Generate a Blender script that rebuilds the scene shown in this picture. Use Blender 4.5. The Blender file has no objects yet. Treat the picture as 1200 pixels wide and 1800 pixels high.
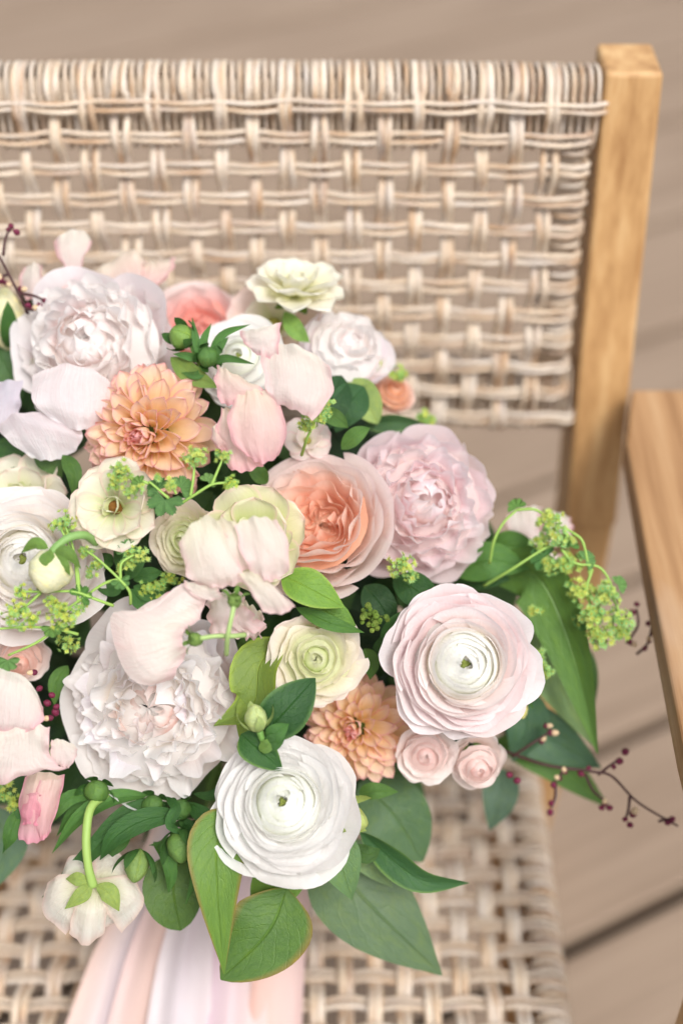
import bpy, math, random
import numpy as np
from mathutils import Matrix, Vector

random.seed(7)
RNG = np.random.default_rng(11)
SC = bpy.context.scene
COL = SC.collection

# ------------------------------------------------------------------ camera, light, exposure
K = 0.88                                   # working unit -> metre
F = 2400.0                                 # focal length in pixels of a 1200 x 1800 frame
TH = math.radians(43.0)
CT, ST = math.cos(TH), math.sin(TH)
CAM_H = 1.46
AX = np.array([0, CT, -ST]); UP = np.array([0, ST, CT]); RX = np.array([1.0, 0, 0])
CAM = np.array([0, 0, CAM_H * K])
FOCUS = 0.868

cd = bpy.data.cameras.new('camera'); cam = bpy.data.objects.new('camera', cd); COL.objects.link(cam)
cam.location = CAM; cam.rotation_euler = (math.radians(90) - TH, 0, 0)
cd.sensor_fit = 'VERTICAL'; cd.sensor_height = 36.0; cd.sensor_width = 24.0; cd.lens = F / 1800 * 36
cd.clip_start = 0.01; cd.clip_end = 200
cd.dof.use_dof = True; cd.dof.focus_distance = FOCUS * K
cd.dof.aperture_fstop = 2.2; cd.dof.aperture_blades = 9
SC.camera = cam

SUN_EL, SUN_AZ = math.radians(56), math.radians(152)    # azimuth from +Y towards +X
wd = bpy.data.worlds.new('World'); SC.world = wd; wd.use_nodes = True
nt = wd.node_tree; nt.nodes.clear()
sky = nt.nodes.new('ShaderNodeTexSky'); sky.sky_type = 'NISHITA'; sky.sun_disc = False
sky.sun_elevation = SUN_EL; sky.sun_rotation = SUN_AZ
sky.air_density = 1.0; sky.dust_density = 4.0; sky.ozone_density = 1.0
hs = nt.nodes.new('ShaderNodeHueSaturation'); hs.inputs['Saturation'].default_value = 0.27
bg = nt.nodes.new('ShaderNodeBackground'); bg.inputs['Strength'].default_value = 0.15
wo = nt.nodes.new('ShaderNodeOutputWorld')
nt.links.new(sky.outputs[0], hs.inputs['Color']); nt.links.new(hs.outputs[0], bg.inputs['Color'])
nt.links.new(bg.outputs[0], wo.inputs['Surface'])
sd = bpy.data.lights.new('sun', 'SUN'); sun = bpy.data.objects.new('sun', sd); COL.objects.link(sun)
sd.energy = 2.0; sd.angle = math.radians(20); sd.color = (1.0, 0.97, 0.925)
sdir = Vector((math.sin(SUN_AZ) * math.cos(SUN_EL), math.cos(SUN_AZ) * math.cos(SUN_EL), math.sin(SUN_EL)))
sun.rotation_euler = sdir.to_track_quat('Z', 'Y').to_euler(); sun.location = sdir * 6
SC.view_settings.view_transform = 'Standard'; SC.view_settings.look = 'None'
SC.view_settings.gamma = 1.0; SC.view_settings.use_curve_mapping = False
SC.view_settings.exposure = 0.45
SC.render.engine = 'CYCLES'
SC.cycles.max_bounces = 16; SC.cycles.transmission_bounces = 10; SC.cycles.diffuse_bounces = 14

# ------------------------------------------------------------------ helpers
def P(px, py, d):
    """point seen at photo pixel (px, py) at depth d"""
    return CAM + K * d * (RX * (px - 600) / F + UP * (900 - py) / F + AX)
def PZ(px, py, z):
    k = (900 - py) / F
    return P(px, py, z / (-ST + k * CT))
def Wd(x, y, z):
    return CAM + K * np.array([x, y, z], float)
def M(px, d):
    """metres spanned by px photo pixels at depth d"""
    return px / F * d * K
def cdir(v):
    w = RX * v[0] + UP * v[1] - AX * v[2]
    return w / np.linalg.norm(w)
def lin(c):
    c = np.array(c, float) / 255.0
    return np.where(c <= 0.04045, c / 12.92, ((c + 0.055) / 1.055) ** 2.4)

def mesh(name, verts, faces, uvs=None, cols=None, mat=None, smooth=True):
    me = bpy.data.meshes.new(name)
    me.from_pydata([tuple(v) for v in verts], [], faces)
    if uvs is not None:
        ul = me.uv_layers.new(name='UVMap')
        li = np.empty(len(me.loops), dtype=np.int32); me.loops.foreach_get('vertex_index', li)
        ul.data.foreach_set('uv', np.asarray(uvs, dtype=np.float32)[li].ravel())
    if cols is not None:
        ca = me.color_attributes.new('col', 'FLOAT_COLOR', 'POINT')
        c4 = np.ones((len(verts), 4), dtype=np.float32); c4[:, :3] = cols
        ca.data.foreach_set('color', c4.ravel())
    if smooth: me.polygons.foreach_set('use_smooth', np.ones(len(me.polygons), dtype=bool))
    if mat: me.materials.append(mat)
    me.update()
    return me
def add(name, me, parent=None, mtx=None, loc=None):
    o = bpy.data.objects.new(name, me); COL.objects.link(o)
    if parent: o.parent = parent
    if mtx is not None: o.matrix_basis = Matrix(mtx)
    if loc is not None: o.location = loc
    return o
def grid_faces(nu, nv, wrapu=False):
    f = []
    n = nu if wrapu else nu - 1
    for j in range(nv - 1):
        for i in range(n):
            a = j * nu + i; b = j * nu + (i + 1) % nu
            f.append((a, b, b + nu, a + nu))
    return f
def uv_grid(nu, nv):
    u, v = np.meshgrid(np.linspace(-1, 1, nu), np.linspace(0, 1, nv))
    return u.ravel(), v.ravel()
class Acc:
    """collects pieces into one mesh"""
    def __init__(s): s.v = []; s.f = []; s.u = []; s.c = []; s.n = 0
    def put(s, v, f, uv=None, c=(0.5, 0.5, 0.5)):
        v = np.asarray(v); s.v.append(v); s.f += [tuple(i + s.n for i in q) for q in f]
        s.u.append(np.zeros((len(v), 2)) if uv is None else uv)
        s.c.append(np.broadcast_to(np.asarray(c, float), (len(v), 3))); s.n += len(v)
    def mesh(s, name, mat, origin=(0, 0, 0), smooth=True):
        return mesh(name, np.concatenate(s.v) - np.asarray(origin), s.f, np.concatenate(s.u), np.concatenate(s.c), mat, smooth)
def catmull(pts, n):
    p = np.asarray(pts, float)
    if len(p) == 2: return p[0] + (p[1] - p[0]) * np.linspace(0, 1, n)[:, None]
    q = np.vstack([2 * p[0] - p[1], p, 2 * p[-1] - p[-2]])
    t = np.linspace(0, len(p) - 1, n); i = np.minimum(t.astype(int), len(p) - 2); f = (t - i)[:, None]
    a, b, c, d = q[i], q[i + 1], q[i + 2], q[i + 3]
    return 0.5 * (2 * b + (c - a) * f + (2 * a - 5 * b + 4 * c - d) * f ** 2 + (3 * b - a - 3 * c + d) * f ** 3)
def tube_geo(path, rad, sides=8, flat=1.0, ref=None, cap=True):
    p = np.asarray(path, float); n = len(p)
    t = np.gradient(p, axis=0); t /= np.linalg.norm(t, axis=1)[:, None] + 1e-12
    r = np.broadcast_to(np.asarray(rad, float), (n,))
    if ref is None:
        ref = np.array([0, 0, 1.0]) if abs(t[0][2]) < 0.9 else np.array([1.0, 0, 0])
    nn = np.asarray(ref, float); V = []
    L = np.concatenate([[0], np.cumsum(np.linalg.norm(np.diff(p, axis=0), axis=1))])
    ang = np.linspace(0, 2 * math.pi, sides, endpoint=False)
    uv = []
    for i in range(n):
        nn = nn - t[i] * np.dot(nn, t[i]); nn = nn / (np.linalg.norm(nn) + 1e-12)
        b = np.cross(t[i], nn)
        V.append(p[i] + r[i] * (np.cos(ang)[:, None] * b + flat * np.sin(ang)[:, None] * nn))
        uv += [(a / (2 * math.pi), L[i]) for a in ang]
    f = grid_faces(sides, n, True)
    if cap:
        f.append(tuple(range(sides - 1, -1, -1))); f.append(tuple((n - 1) * sides + k for k in range(sides)))
    return np.concatenate(V), f, np.array(uv)
def box_geo(c, h):
    v = [(c[0] + sx * h[0], c[1] + sy * h[1], c[2] + sz * h[2]) for sx in (-1, 1) for sy in (-1, 1) for sz in (-1, 1)]
    return np.array(v), [(0, 1, 3, 2), (4, 6, 7, 5), (0, 4, 5, 1), (2, 3, 7, 6), (0, 2, 6, 4), (1, 5, 7, 3)]
def bevel_mod(o, w, seg=3):
    m = o.modifiers.new('bevel', 'BEVEL'); m.width = w; m.segments = seg; m.limit_method = 'ANGLE'

# ------------------------------------------------------------------ materials
class N:
    def __init__(s, name):
        s.m = bpy.data.materials.new(name); s.m.use_nodes = True; s.t = s.m.node_tree; s.t.nodes.clear()
        s.out = s.new('ShaderNodeOutputMaterial')
    def new(s, k, **kw):
        n = s.t.nodes.new(k)
        for a, b in kw.items(): setattr(n, a, b)
        return n
    def link(s, a, b): s.t.links.new(a, b)
    def math(s, op, a, b=None, clamp=False):
        n = s.new('ShaderNodeMath', operation=op); n.use_clamp = clamp
        for i, x in enumerate((a, b)):
            if x is None: continue
            if isinstance(x, (int, float)): n.inputs[i].default_value = x
            else: s.link(x, n.inputs[i])
        return n.outputs[0]
    def mix(s, fac, a, b, mode='MIX'):
        n = s.new('ShaderNodeMix', data_type='RGBA', blend_type=mode)
        for i, x in ((0, fac), (6, a), (7, b)):
            if isinstance(x, (int, float)): n.inputs[i].default_value = x
            elif isinstance(x, tuple): n.inputs[i].default_value = (*x, 1)
            else: s.link(x, n.inputs[i])
        return n.outputs[2]
    def noise(s, vec, scale, detail=3, rough=0.55):
        n = s.new('ShaderNodeTexNoise'); n.inputs['Scale'].default_value = scale
        n.inputs['Detail'].default_value = detail; n.inputs['Roughness'].default_value = rough
        if vec is not None: s.link(vec, n.inputs['Vector'])
        return n.outputs['Fac']
    def scaled(s, vec, sc, offs=None):
        n = s.new('ShaderNodeMapping'); n.inputs['Scale'].default_value = sc; s.link(vec, n.inputs['Vector'])
        if offs is not None: s.link(offs, n.inputs['Location'])
        return n.outputs[0]
    def ramp(s, fac, stops):
        n = s.new('ShaderNodeValToRGB'); e = n.color_ramp.elements
        while len(e) < len(stops): e.new(0.5)
        for x, (p, c) in zip(e, stops): x.position = p; x.color = (*c, 1)
        s.link(fac, n.inputs[0]); return n.outputs[0]
    def bump(s, h, strength, dist):
        n = s.new('ShaderNodeBump'); n.inputs['Strength'].default_value = strength; n.inputs['Distance'].default_value = dist
        s.link(h, n.inputs['Height']); return n.outputs[0]
    def bsdf(s, col, rough=0.5, spec=0.3, normal=None, **kw):
        n = s.new('ShaderNodeBsdfPrincipled')
        if isinstance(col, tuple): n.inputs['Base Color'].default_value = (*col, 1)
        else: s.link(col, n.inputs['Base Color'])
        if isinstance(rough, float): n.inputs['Roughness'].default_value = rough
        else: s.link(rough, n.inputs['Roughness'])
        n.inputs['Specular IOR Level'].default_value = spec
        if normal is not None: s.link(normal, n.inputs['Normal'])
        for k, v in kw.items(): n.inputs[k].default_value = v
        return n.outputs[0]
    def done(s, sh): s.link(sh, s.out.inputs['Surface']); return s.m

def thin_mat(name, trans, rough, spec, kind):
    n = N(name)
    at = n.new('ShaderNodeAttribute', attribute_name='col').outputs['Color']
    uv = n.new('ShaderNodeUVMap').outputs[0]
    oi = n.new('ShaderNodeObjectInfo').outputs['Random']
    sep = n.new('ShaderNodeSeparateXYZ'); n.link(uv, sep.inputs[0])
    off = n.math('MULTIPLY', oi, 37.0)
    if kind == 'petal':
        fib = n.noise(n.scaled(uv, (34, 2.2, 1), off), 1.0, 4)
        blot = n.noise(n.scaled(uv, (3, 3, 1), off), 1.0, 3)
        c = n.mix(n.math('MULTIPLY', n.math('SUBTRACT', fib, 0.45, True), 0.9, True), at, n.mix(1.0, at, (0.93, 0.86, 0.86), 'MULTIPLY'))
        c = n.mix(n.math('MULTIPLY', blot, 0.22), c, n.mix(1.0, c, (1.0, 0.93, 0.90), 'MULTIPLY'))
        c = n.mix(n.math('MULTIPLY', oi, 0.25), c, n.mix(1.0, c, (0.99, 0.98, 0.97), 'MULTIPLY'))
        nor = n.bump(n.math('ADD', n.math('MULTIPLY', fib, 0.6), blot), 0.35, 0.0015)
    elif kind == 'pea':
        wob = n.noise(n.scaled(uv, (3, 3, 1), off), 1.0, 2)
        ru = n.math('ADD', n.math('MULTIPLY', n.math('SUBTRACT', sep.outputs[0], 0.5), n.math('ADD', n.math('MULTIPLY', sep.outputs[1], -0.45), 1.2)), n.math('MULTIPLY', wob, 0.10))
        cmb = n.new('ShaderNodeCombineXYZ'); n.link(ru, cmb.inputs[0]); n.link(sep.outputs[1], cmb.inputs[1])
        fib = n.noise(n.scaled(cmb.outputs[0], (44, 1.6, 1), off), 1.0, 4, 0.6)
        blot = n.noise(n.scaled(uv, (2.6, 2.6, 1), off), 1.0, 3)
        c = n.mix(n.math('MULTIPLY', n.math('SUBTRACT', fib, 0.44, True), 2.2, True), at, n.mix(1.0, at, (0.98, 0.89, 0.90), 'MULTIPLY'))
        c = n.mix(n.math('MULTIPLY', n.math('SUBTRACT', blot, 0.42, True), 1.8, True), c, n.mix(1.0, c, (1.0, 0.94, 0.94), 'MULTIPLY'))
        nor = n.bump(n.math('ADD', n.math('MULTIPLY', fib, 0.5), n.math('MULTIPLY', blot, 1.4)), 0.6, 0.003)
    elif kind == 'leaf':
        au = n.math('MULTIPLY', n.math('ABSOLUTE', n.math('SUBTRACT', sep.outputs[0], 0.5)), 2.0)
        wob = n.noise(n.scaled(uv, (4, 5, 1), off), 1.0, 2)
        t = n.math('FRACT', n.math('SUBTRACT', n.math('ADD', n.math('MULTIPLY', sep.outputs[1], 7.0), n.math('MULTIPLY', wob, 1.2)), n.math('MULTIPLY', au, 2.4)))
        vein = n.math('SUBTRACT', 1.0, n.math('MULTIPLY', n.math('ABSOLUTE', n.math('SUBTRACT', t, 0.5)), 14.0), True)
        mid = n.math('SUBTRACT', 1.0, n.math('MULTIPLY', au, 22.0), True)
        net = n.noise(n.scaled(uv, (26, 34, 1), off), 1.0, 4, 0.7)
        blot = n.noise(n.scaled(uv, (3.0, 4, 1), off), 1.0, 4)
        vv = n.math('MAXIMUM', n.math('MULTIPLY', vein, 0.16), mid)
        at = n.mix(1.0, at, (1.0, 0.90, 0.74), 'MULTIPLY')
        c = n.mix(n.math('MULTIPLY', blot, 0.9), at, n.mix(1.0, at, (0.48, 0.58, 0.48), 'MULTIPLY'))
        mot = n.noise(n.scaled(uv, (7, 10, 1), off), 1.0, 6, 0.7)
        c = n.mix(n.math('MULTIPLY', n.math('SUBTRACT', mot, 0.48, True), 4.0, True), c, n.mix(1.0, c, (1.25, 1.16, 0.78), 'MULTIPLY'))
        c = n.mix(n.math('MULTIPLY', n.math('SUBTRACT', 0.38, mot, True), 4.0, True), c, n.mix(1.0, c, (0.60, 0.66, 0.70), 'MULTIPLY'))
        c = n.mix(n.math('MULTIPLY', n.math('SUBTRACT', net, 0.45, True), 1.1), c, n.mix(1.0, c, (1.5, 1.4, 1.2), 'MULTIPLY'))
        c = n.mix(n.math('MULTIPLY', vv, 0.45), c, n.mix(1.0, c, (1.9, 1.7, 1.5), 'MULTIPLY'))
        nor = n.bump(n.math('SUBTRACT', n.math('ADD', n.math('MULTIPLY', net, 0.5), n.math('MULTIPLY', mot, 0.8)), n.math('MULTIPLY', vv, 1.2)), 0.6, 0.0015)
    elif kind == 'stem':
        fib = n.noise(n.scaled(uv, (9, 160, 1), off), 1.0, 3)
        c = n.mix(n.math('MULTIPLY', fib, 0.6), at, n.mix(1.0, at, (0.65, 0.72, 0.55), 'MULTIPLY'))
        nor = n.bump(fib, 0.3, 0.0006)
    else:                                   # silk ribbon
        tc = n.scaled(uv, (220, 220, 1))
        wv = n.new('ShaderNodeTexWave', bands_direction='X'); wv.inputs['Scale'].default_value = 1.0; wv.inputs['Distortion'].default_value = 0.6
        n.link(tc, wv.inputs['Vector'])
        blot = n.noise(n.scaled(uv, (2.0, 3.0, 1), off), 1.0, 3)
        c = n.mix(n.math('MULTIPLY', blot, 0.5), at, n.mix(1.0, at, (0.96, 0.90, 0.90), 'MULTIPLY'))
        nor = n.bump(wv.outputs['Fac'], 0.12, 0.0003)
    b = n.bsdf(c, rough, spec, nor)
    tr = n.new('ShaderNodeBsdfTranslucent'); n.link(c, tr.inputs['Color']); n.link(nor, tr.inputs['Normal'])
    mx = n.new('ShaderNodeMixShader'); mx.inputs[0].default_value = trans
    n.link(b, mx.inputs[1]); n.link(tr.outputs[0], mx.inputs[2])
    return n.done(mx.outputs[0])
PETAL = thin_mat('petal_tissue', 0.48, 0.55, 0.22, 'petal')
LEAF = thin_mat('leaf_tissue', 0.20, 0.47, 0.38, 'leaf')
STEM = thin_mat('green_stem', 0.05, 0.5, 0.3, 'stem')
PEA = thin_mat('sweet_pea_tissue', 0.56, 0.5, 0.25, 'pea')
SILK = thin_mat('silk_ribbon', 0.30, 0.45, 0.35, 'silk')

def wicker_mat():
    n = N('weathered_wicker')
    uv = n.new('ShaderNodeUVMap').outputs[0]; oi = n.new('ShaderNodeObjectInfo').outputs['Random']
    off = n.math('MULTIPLY', oi, 91.0)
    st = n.noise(n.scaled(uv, (5.0, 22, 1), off), 1.0, 4, 0.6)
    big = n.noise(n.scaled(uv, (1.5, 30, 1), off), 1.0, 3)
    fine = n.noise(n.scaled(uv, (26, 60, 1), off), 1.0, 3)
    c = n.ramp(st, [(0.27, tuple(lin((112, 82, 58)))), (0.38, tuple(lin((182, 146, 112)))), (0.49, tuple(lin((199, 180, 157)))), (0.71, tuple(lin((223, 213, 200))))])
    g = n.mix(n.math('MULTIPLY', n.math('SUBTRACT', big, 0.42, True), 3.0, True), c, n.mix(0.55, c, tuple(lin((186, 184, 186)))))
    g = n.mix(n.math('MULTIPLY', oi, 0.30), g, n.mix(1.0, g, (0.80, 0.74, 0.66), 'MULTIPLY'))
    g = n.mix(n.math('MULTIPLY', n.math('SUBTRACT', fine, 0.55, True), 2.0, True), g, n.mix(1.0, g, (0.62, 0.52, 0.42), 'MULTIPLY'))
    return n.done(n.bsdf(g, 0.52, 0.4, n.bump(n.math('ADD', fine, st), 0.5, 0.0006)))
def wood_mat(name, a, b, c3, wear=0.0, ax=2):
    sc3 = lambda q, l: tuple(l if i == ax else q for i in range(3))
    n = N(name)
    tc = n.new('ShaderNodeTexCoord').outputs['Object']; oi = n.new('ShaderNodeObjectInfo').outputs['Random']
    off = n.math('MULTIPLY', oi, 3.0)
    g = n.noise(n.scaled(tc, sc3(70, 3.2), off), 1.0, 5, 0.6)
    bl = n.noise(n.scaled(tc, sc3(11, 4), off), 1.0, 4)
    fi = n.noise(n.scaled(tc, sc3(420, 14), off), 1.0, 2)
    c = n.ramp(g, [(0.30, a), (0.50, b), (0.72, c3)])
    c = n.mix(n.math('MULTIPLY', bl, 0.55), c, n.mix(1.0, c, (0.80, 0.74, 0.66), 'MULTIPLY'))
    c = n.mix(n.math('MULTIPLY', n.math('SUBTRACT', fi, 0.5, True), 1.2), c, n.mix(1.0, c, (0.70, 0.60, 0.5), 'MULTIPLY'))
    if wear: c = n.mix(n.math('MULTIPLY', n.math('SUBTRACT', bl, 0.55, True), wear, True), c, tuple(lin((196, 184, 170))))
    return n.done(n.bsdf(c, 0.48, 0.35, n.bump(n.math('ADD', g, fi), 0.25, 0.0006)))
WICKER = wicker_mat()
WOOD = wood_mat('acacia_wood', tuple(lin((156, 116, 74))), tuple(lin((187, 148, 101))), tuple(lin((206, 172, 126))))
ARMWOOD = wood_mat('worn_acacia_wood', tuple(lin((134, 98, 64))), tuple(lin((165, 129, 92))), tuple(lin((188, 157, 120))), 2.0, 1)
def deck_mat():
    n = N('composite_deck')
    tc = n.new('ShaderNodeTexCoord').outputs['Object']; oi = n.new('ShaderNodeObjectInfo').outputs['Random']
    off = n.math('MULTIPLY', oi, 5.0)
    g = n.noise(n.scaled(tc, (3, 60, 30), off), 1.0, 5, 0.6)
    b = n.noise(n.scaled(tc, (1.2, 5, 5), off), 1.0, 3)
    c = n.ramp(g, [(0.3, tuple(lin((124, 106, 90)))), (0.7, tuple(lin((147, 129, 112))))])
    c = n.mix(n.math('MULTIPLY', b, 0.5), c, n.mix(1.0, c, (0.88, 0.84, 0.8), 'MULTIPLY'))
    return n.done(n.bsdf(c, 0.62, 0.3, n.bump(g, 0.4, 0.002)))
DECK = deck_mat()

# ------------------------------------------------------------------ deck
ZF = -CAM_H
da = math.radians(27)
dn = np.array([-math.sin(da), math.cos(da)]); dt = np.array([math.cos(da), math.sin(da)])
sub, sf = box_geo((0, 2.2 * K, -0.06), (3.2, 3.2, 0.012))
n_ = N('deck_joist_shadow_gap'); JOIST = n_.done(n_.bsdf(tuple(lin((58, 46, 38))), 0.8, 0.2))
deck = add('deck', mesh('deck', sub, sf, mat=JOIST, smooth=False)); deck['kind'] = 'structure'
edges = [-1.20, -0.96, -0.73, -0.50, -0.27, -0.05, 0.17, 0.39, 0.61, 0.832, 1.07, 1.31, 1.557, 1.869, 2.214, 2.50, 2.80, 3.10, 3.42, 3.74, 4.06]
for a, b in zip(edges, edges[1:]):
    w = (b - a - 0.020) * K; c = dn * ((a + b) / 2 * K) + dt * 0.3
    v, f = box_geo((0, 0, -0.014), (2.6, w / 2, 0.014))
    me = mesh('plank', v, f, mat=DECK, smooth=False)
    o = add('plank', me, deck); o.location = (c[0], c[1], 0); o.rotation_euler = (0, 0, da)
    bevel_mod(o, 0.004, 2)

# ------------------------------------------------------------------ armchair
CX = -0.085                                  # chair centre line
AL = math.radians(9.5)
CH0 = Wd(CX, 0.62, ZF)
chair = bpy.data.objects.new('armchair', None); COL.objects.link(chair); chair.location = CH0
chair['label'] = 'wooden armchair with weathered wicker back and seat holding the bouquet'; chair['category'] = 'armchair'
def chair_pt(a): return np.asarray(a) - CH0
BY, BZ = 0.898, -0.7303
eu = np.array([0, math.sin(AL), math.cos(AL)]); en = np.array([0, -math.cos(AL), math.sin(AL)])
PITCH, RP, SR = 0.0248, 0.0239, 0.0031
def panel(x, t, off):
    x = np.asarray(x, float); t = np.asarray(t, float); off = np.asarray(off, float)
    sag = 0.009 * np.clip(1 - ((x - CX) / 0.285) ** 2, 0, 1)
    b = np.stack([x + 0 * t, BY + 0 * (x + t), BZ + 0 * (x + t)], -1)
    return CAM - CH0 + K * (b + (t + 0 * x)[..., None] * eu + (off - sag)[..., None] * en)

TT = 11 * RP                                  # top row height
XL = -0.345
# rails hidden under the wrapping form the part that carries the strands
acc = Acc()
def rail_geo(x0, x1, t0, t1, th):
    xs = np.linspace(x0, x1, 24); V = []
    for x in xs:
        for (t, o) in ((t0, -0.016 - th), (t1, -0.016 - th), (t1, -0.016), (t0, -0.016)):
            V.append(panel(x, t, o))
    f = grid_faces(4, 24, True) + [(3, 2, 1, 0), tuple(23 * 4 + k for k in range(4))]
    return np.array(V), f
acc.put(*rail_geo(XL, 0.188, TT - 0.028, TT + 0.014, 0.020), c=(0.3, 0.2, 0.12))
acc.put(*rail_geo(XL, 0.191, -0.008, 0.032, 0.020), c=(0.3, 0.2, 0.12))
acc.put(*rail_geo(0.165, 0.184, 0.02, TT - 0.02, 0.014), c=(0.3, 0.2, 0.12))
back = add('woven_back', acc.mesh('woven_back', WICKER), chair)
back['label'] = 'open woven wicker back panel of paired strands'
A = 0.0040
def strand(path, parent=back, r=SR, name='strand', ref=None):
    v, f, uv = tube_geo(path, r * K, 8, 0.60, ref)
    return add(name, mesh(name, v, f, uv, None, WICKER), parent)
ncol = int((0.157 - XL) / PITCH)
for i in range(ncol):
    for s in (-1, 1):
        x = 0.157 - i * PITCH + s * 0.0030 + random.uniform(-0.0004, 0.0004)
        t = np.arange(-0.012, TT + 0.010, RP / 6)
        wob = 0.0012 * np.sin(t * 60 + i * 1.7 + s) + 0.0010 * math.sin(i * 5.3 + s)
        off = 1.25 * A * np.cos(math.pi * (t / RP) + math.pi * ((i + 1) % 2)) * np.clip((TT + 0.012 - t) / 0.02, 0.0, 1)
        a = np.linspace(0.05, math.pi * 0.98, 10)
        tt = TT + 0.010 + 0.0150 * np.sin(a); oo = -0.0255 + 0.0205 * np.cos(a) + 0.002
        off2 = np.concatenate([off - 0.003, oo]); t2 = np.concatenate([t, tt])
        t2 = np.concatenate([t2, [TT - 0.02]]); off2 = np.concatenate([off2, [-0.046]])
        xx = np.concatenate([x + wob, np.full(11, x)])
        strand(panel(xx, t2, off2), ref=en)
for r in range(1, 13):
    for s in (-1, 1):
        t0 = (12 - r) * RP + s * 0.0030 + random.uniform(-0.0005, 0.0005)
        xend = 0.187 if r <= 1 or r >= 12 else 0.177
        x = np.arange(XL, xend, PITCH / 6)
        ph = (0.157 - x) / PITCH
        off = -0.42 * A * np.tanh(2.0 * np.cos(math.pi * ph + math.pi * ((12 - r + 1) % 2)))
        off = np.where(x > 0.160, np.maximum(off, -0.001), off)
        wob = 0.0008 * np.sin(x * 47 + r * 2.1 + s * 0.9) + 0.0005 * np.sin(x * 90 + r * 4.1)
        a = np.linspace(0.2, math.pi, 7)
        xx = np.concatenate([x, xend + 0.0105 * np.sin(a)]); oo = np.concatenate([off, -0.012 + 0.012 * np.cos(a)])
        xx = np.concatenate([xx, [0.16]]); oo = np.concatenate([oo, [-0.036]])
        strand(panel(xx, np.concatenate([t0 + wob, np.full(8, t0)]), oo), ref=eu)
# wrapping loops on the rails
def loop_path(h, th, n=22):
    a = np.linspace(0, 2 * math.pi, n, endpoint=False)
    c, s = np.cos(a), np.sin(a); e = 0.62
    return np.sign(s) * np.abs(s) ** e * h, np.sign(c) * np.abs(c) ** e * th
def wraps(x0, x1, tc, h, oc, th):
    x = x0
    while x < x1:
        ph = ((0.157 - x) / PITCH) % 1.0
        if 0.26 < ph < 0.74 or x > 0.166:
            t, o = loop_path(h * random.uniform(0.985, 1.02), th)
            xx = x + 0.0012 * np.sin(np.linspace(0, 2 * math.pi, len(t)) + 1)
            p = panel(xx, tc + t, oc + o); p = np.vstack([p, p[:2]])
            strand(p, name='rail_wrap', ref=RX, r=0.0031)
        x += 0.0062
wraps(-0.30, 0.190, TT - 0.0065, 0.0295, -0.0255, 0.0155)
wraps(-0.33, 0.194, 0.012, 0.030, -0.0255, 0.0145)
t = 0.046
while t < TT - 0.036:
    ph = (t / RP) % 1.0
    if 0.22 < ph < 0.78:
        a = np.linspace(0, 2 * math.pi, 18, endpoint=False)
        p = panel(0.1745 + 0.0125 * np.cos(a), t + 0.001 * np.sin(a), -0.020 + 0.014 * np.sin(a)); p = np.vstack([p, p[:2]])
        strand(p, name='rail_wrap', ref=eu, r=0.0031)
    t += 0.0062

# seat
ZS = -1.045
sacc = Acc()
Y0, Y1 = 0.37, 0.865
for (c, h) in (((0.171, (Y0 + Y1) / 2), (0.008, (Y1 - Y0) / 2)), ((-0.341, (Y0 + Y1) / 2), (0.008, (Y1 - Y0) / 2)), ((CX, Y0), (0.255, 0.010)), ((CX, Y1), (0.264, 0.010))):
    v, f = box_geo((c[0], c[1], ZS - 0.02), (h[0], h[1], 0.014)); sacc.put(CAM - CH0 + K * v, f)
seat = add('woven_seat', sacc.mesh('woven_seat', WICKER, smooth=False), chair); seat['label'] = 'woven wicker seat under the bouquet'
SP_ = 0.0238
def spt(x, y, o): return CAM - CH0 + K * np.stack([x + 0 * y, y + 0 * x, ZS + o + 0 * (x + y)], -1)
for i in range(21):
    for s in (-1, 1):
        x = 0.146 - i * SP_ + s * 0.0032 + random.uniform(-.0005, .0005)
        y = np.arange(Y0 - 0.01, Y1 + 0.012, SP_ / 6)
        o = 1.2 * A * np.cos(math.pi * (y - Y0) / SP_ + math.pi * (i % 2))
        strand(spt(x + 0.0009 * np.sin(y * 50 + i), y, o), seat, 0.0033, ref=(0, 0, 1))
for j in range(21):
    for s in (-1, 1):
        y0 = Y0 + 0.008 + j * SP_ + s * 0.0032 - 0.008
        x = np.arange(-0.34, 0.172, SP_ / 6)
        o = -0.5 * A * np.tanh(2.0 * np.cos(math.pi * (0.146 - x) / SP_ + math.pi * (j % 2)))
        o = np.where(x > 0.152, np.maximum(o, 0), o)
        a = np.linspace(0.2, math.pi, 7)
        xx = np.concatenate([x, 0.172 + 0.012 * np.sin(a), [0.15]]); oo = np.concatenate([o, -0.016 + 0.016 * np.cos(a), [-0.038]])
        yy = y0 + 0.0008 * np.sin(xx * 60 + j)
        strand(spt(xx, yy, oo), seat, 0.0033, ref=(0, 1, 0))
    # binding between the rows on the side rail
    for q in (0.36, 0.64):
        a = np.linspace(0, 2 * math.pi, 16, endpoint=False)
        p = spt(0.171 + 0.0125 * np.cos(a), Y0 + (j + q) * SP_ + 0.001 * np.sin(a), -0.018 + 0.0175 * np.sin(a)); p = np.vstack([p, p[:2]])
        strand(p, seat, 0.0032, 'rail_wrap', ref=(0, 1, 0))

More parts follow.
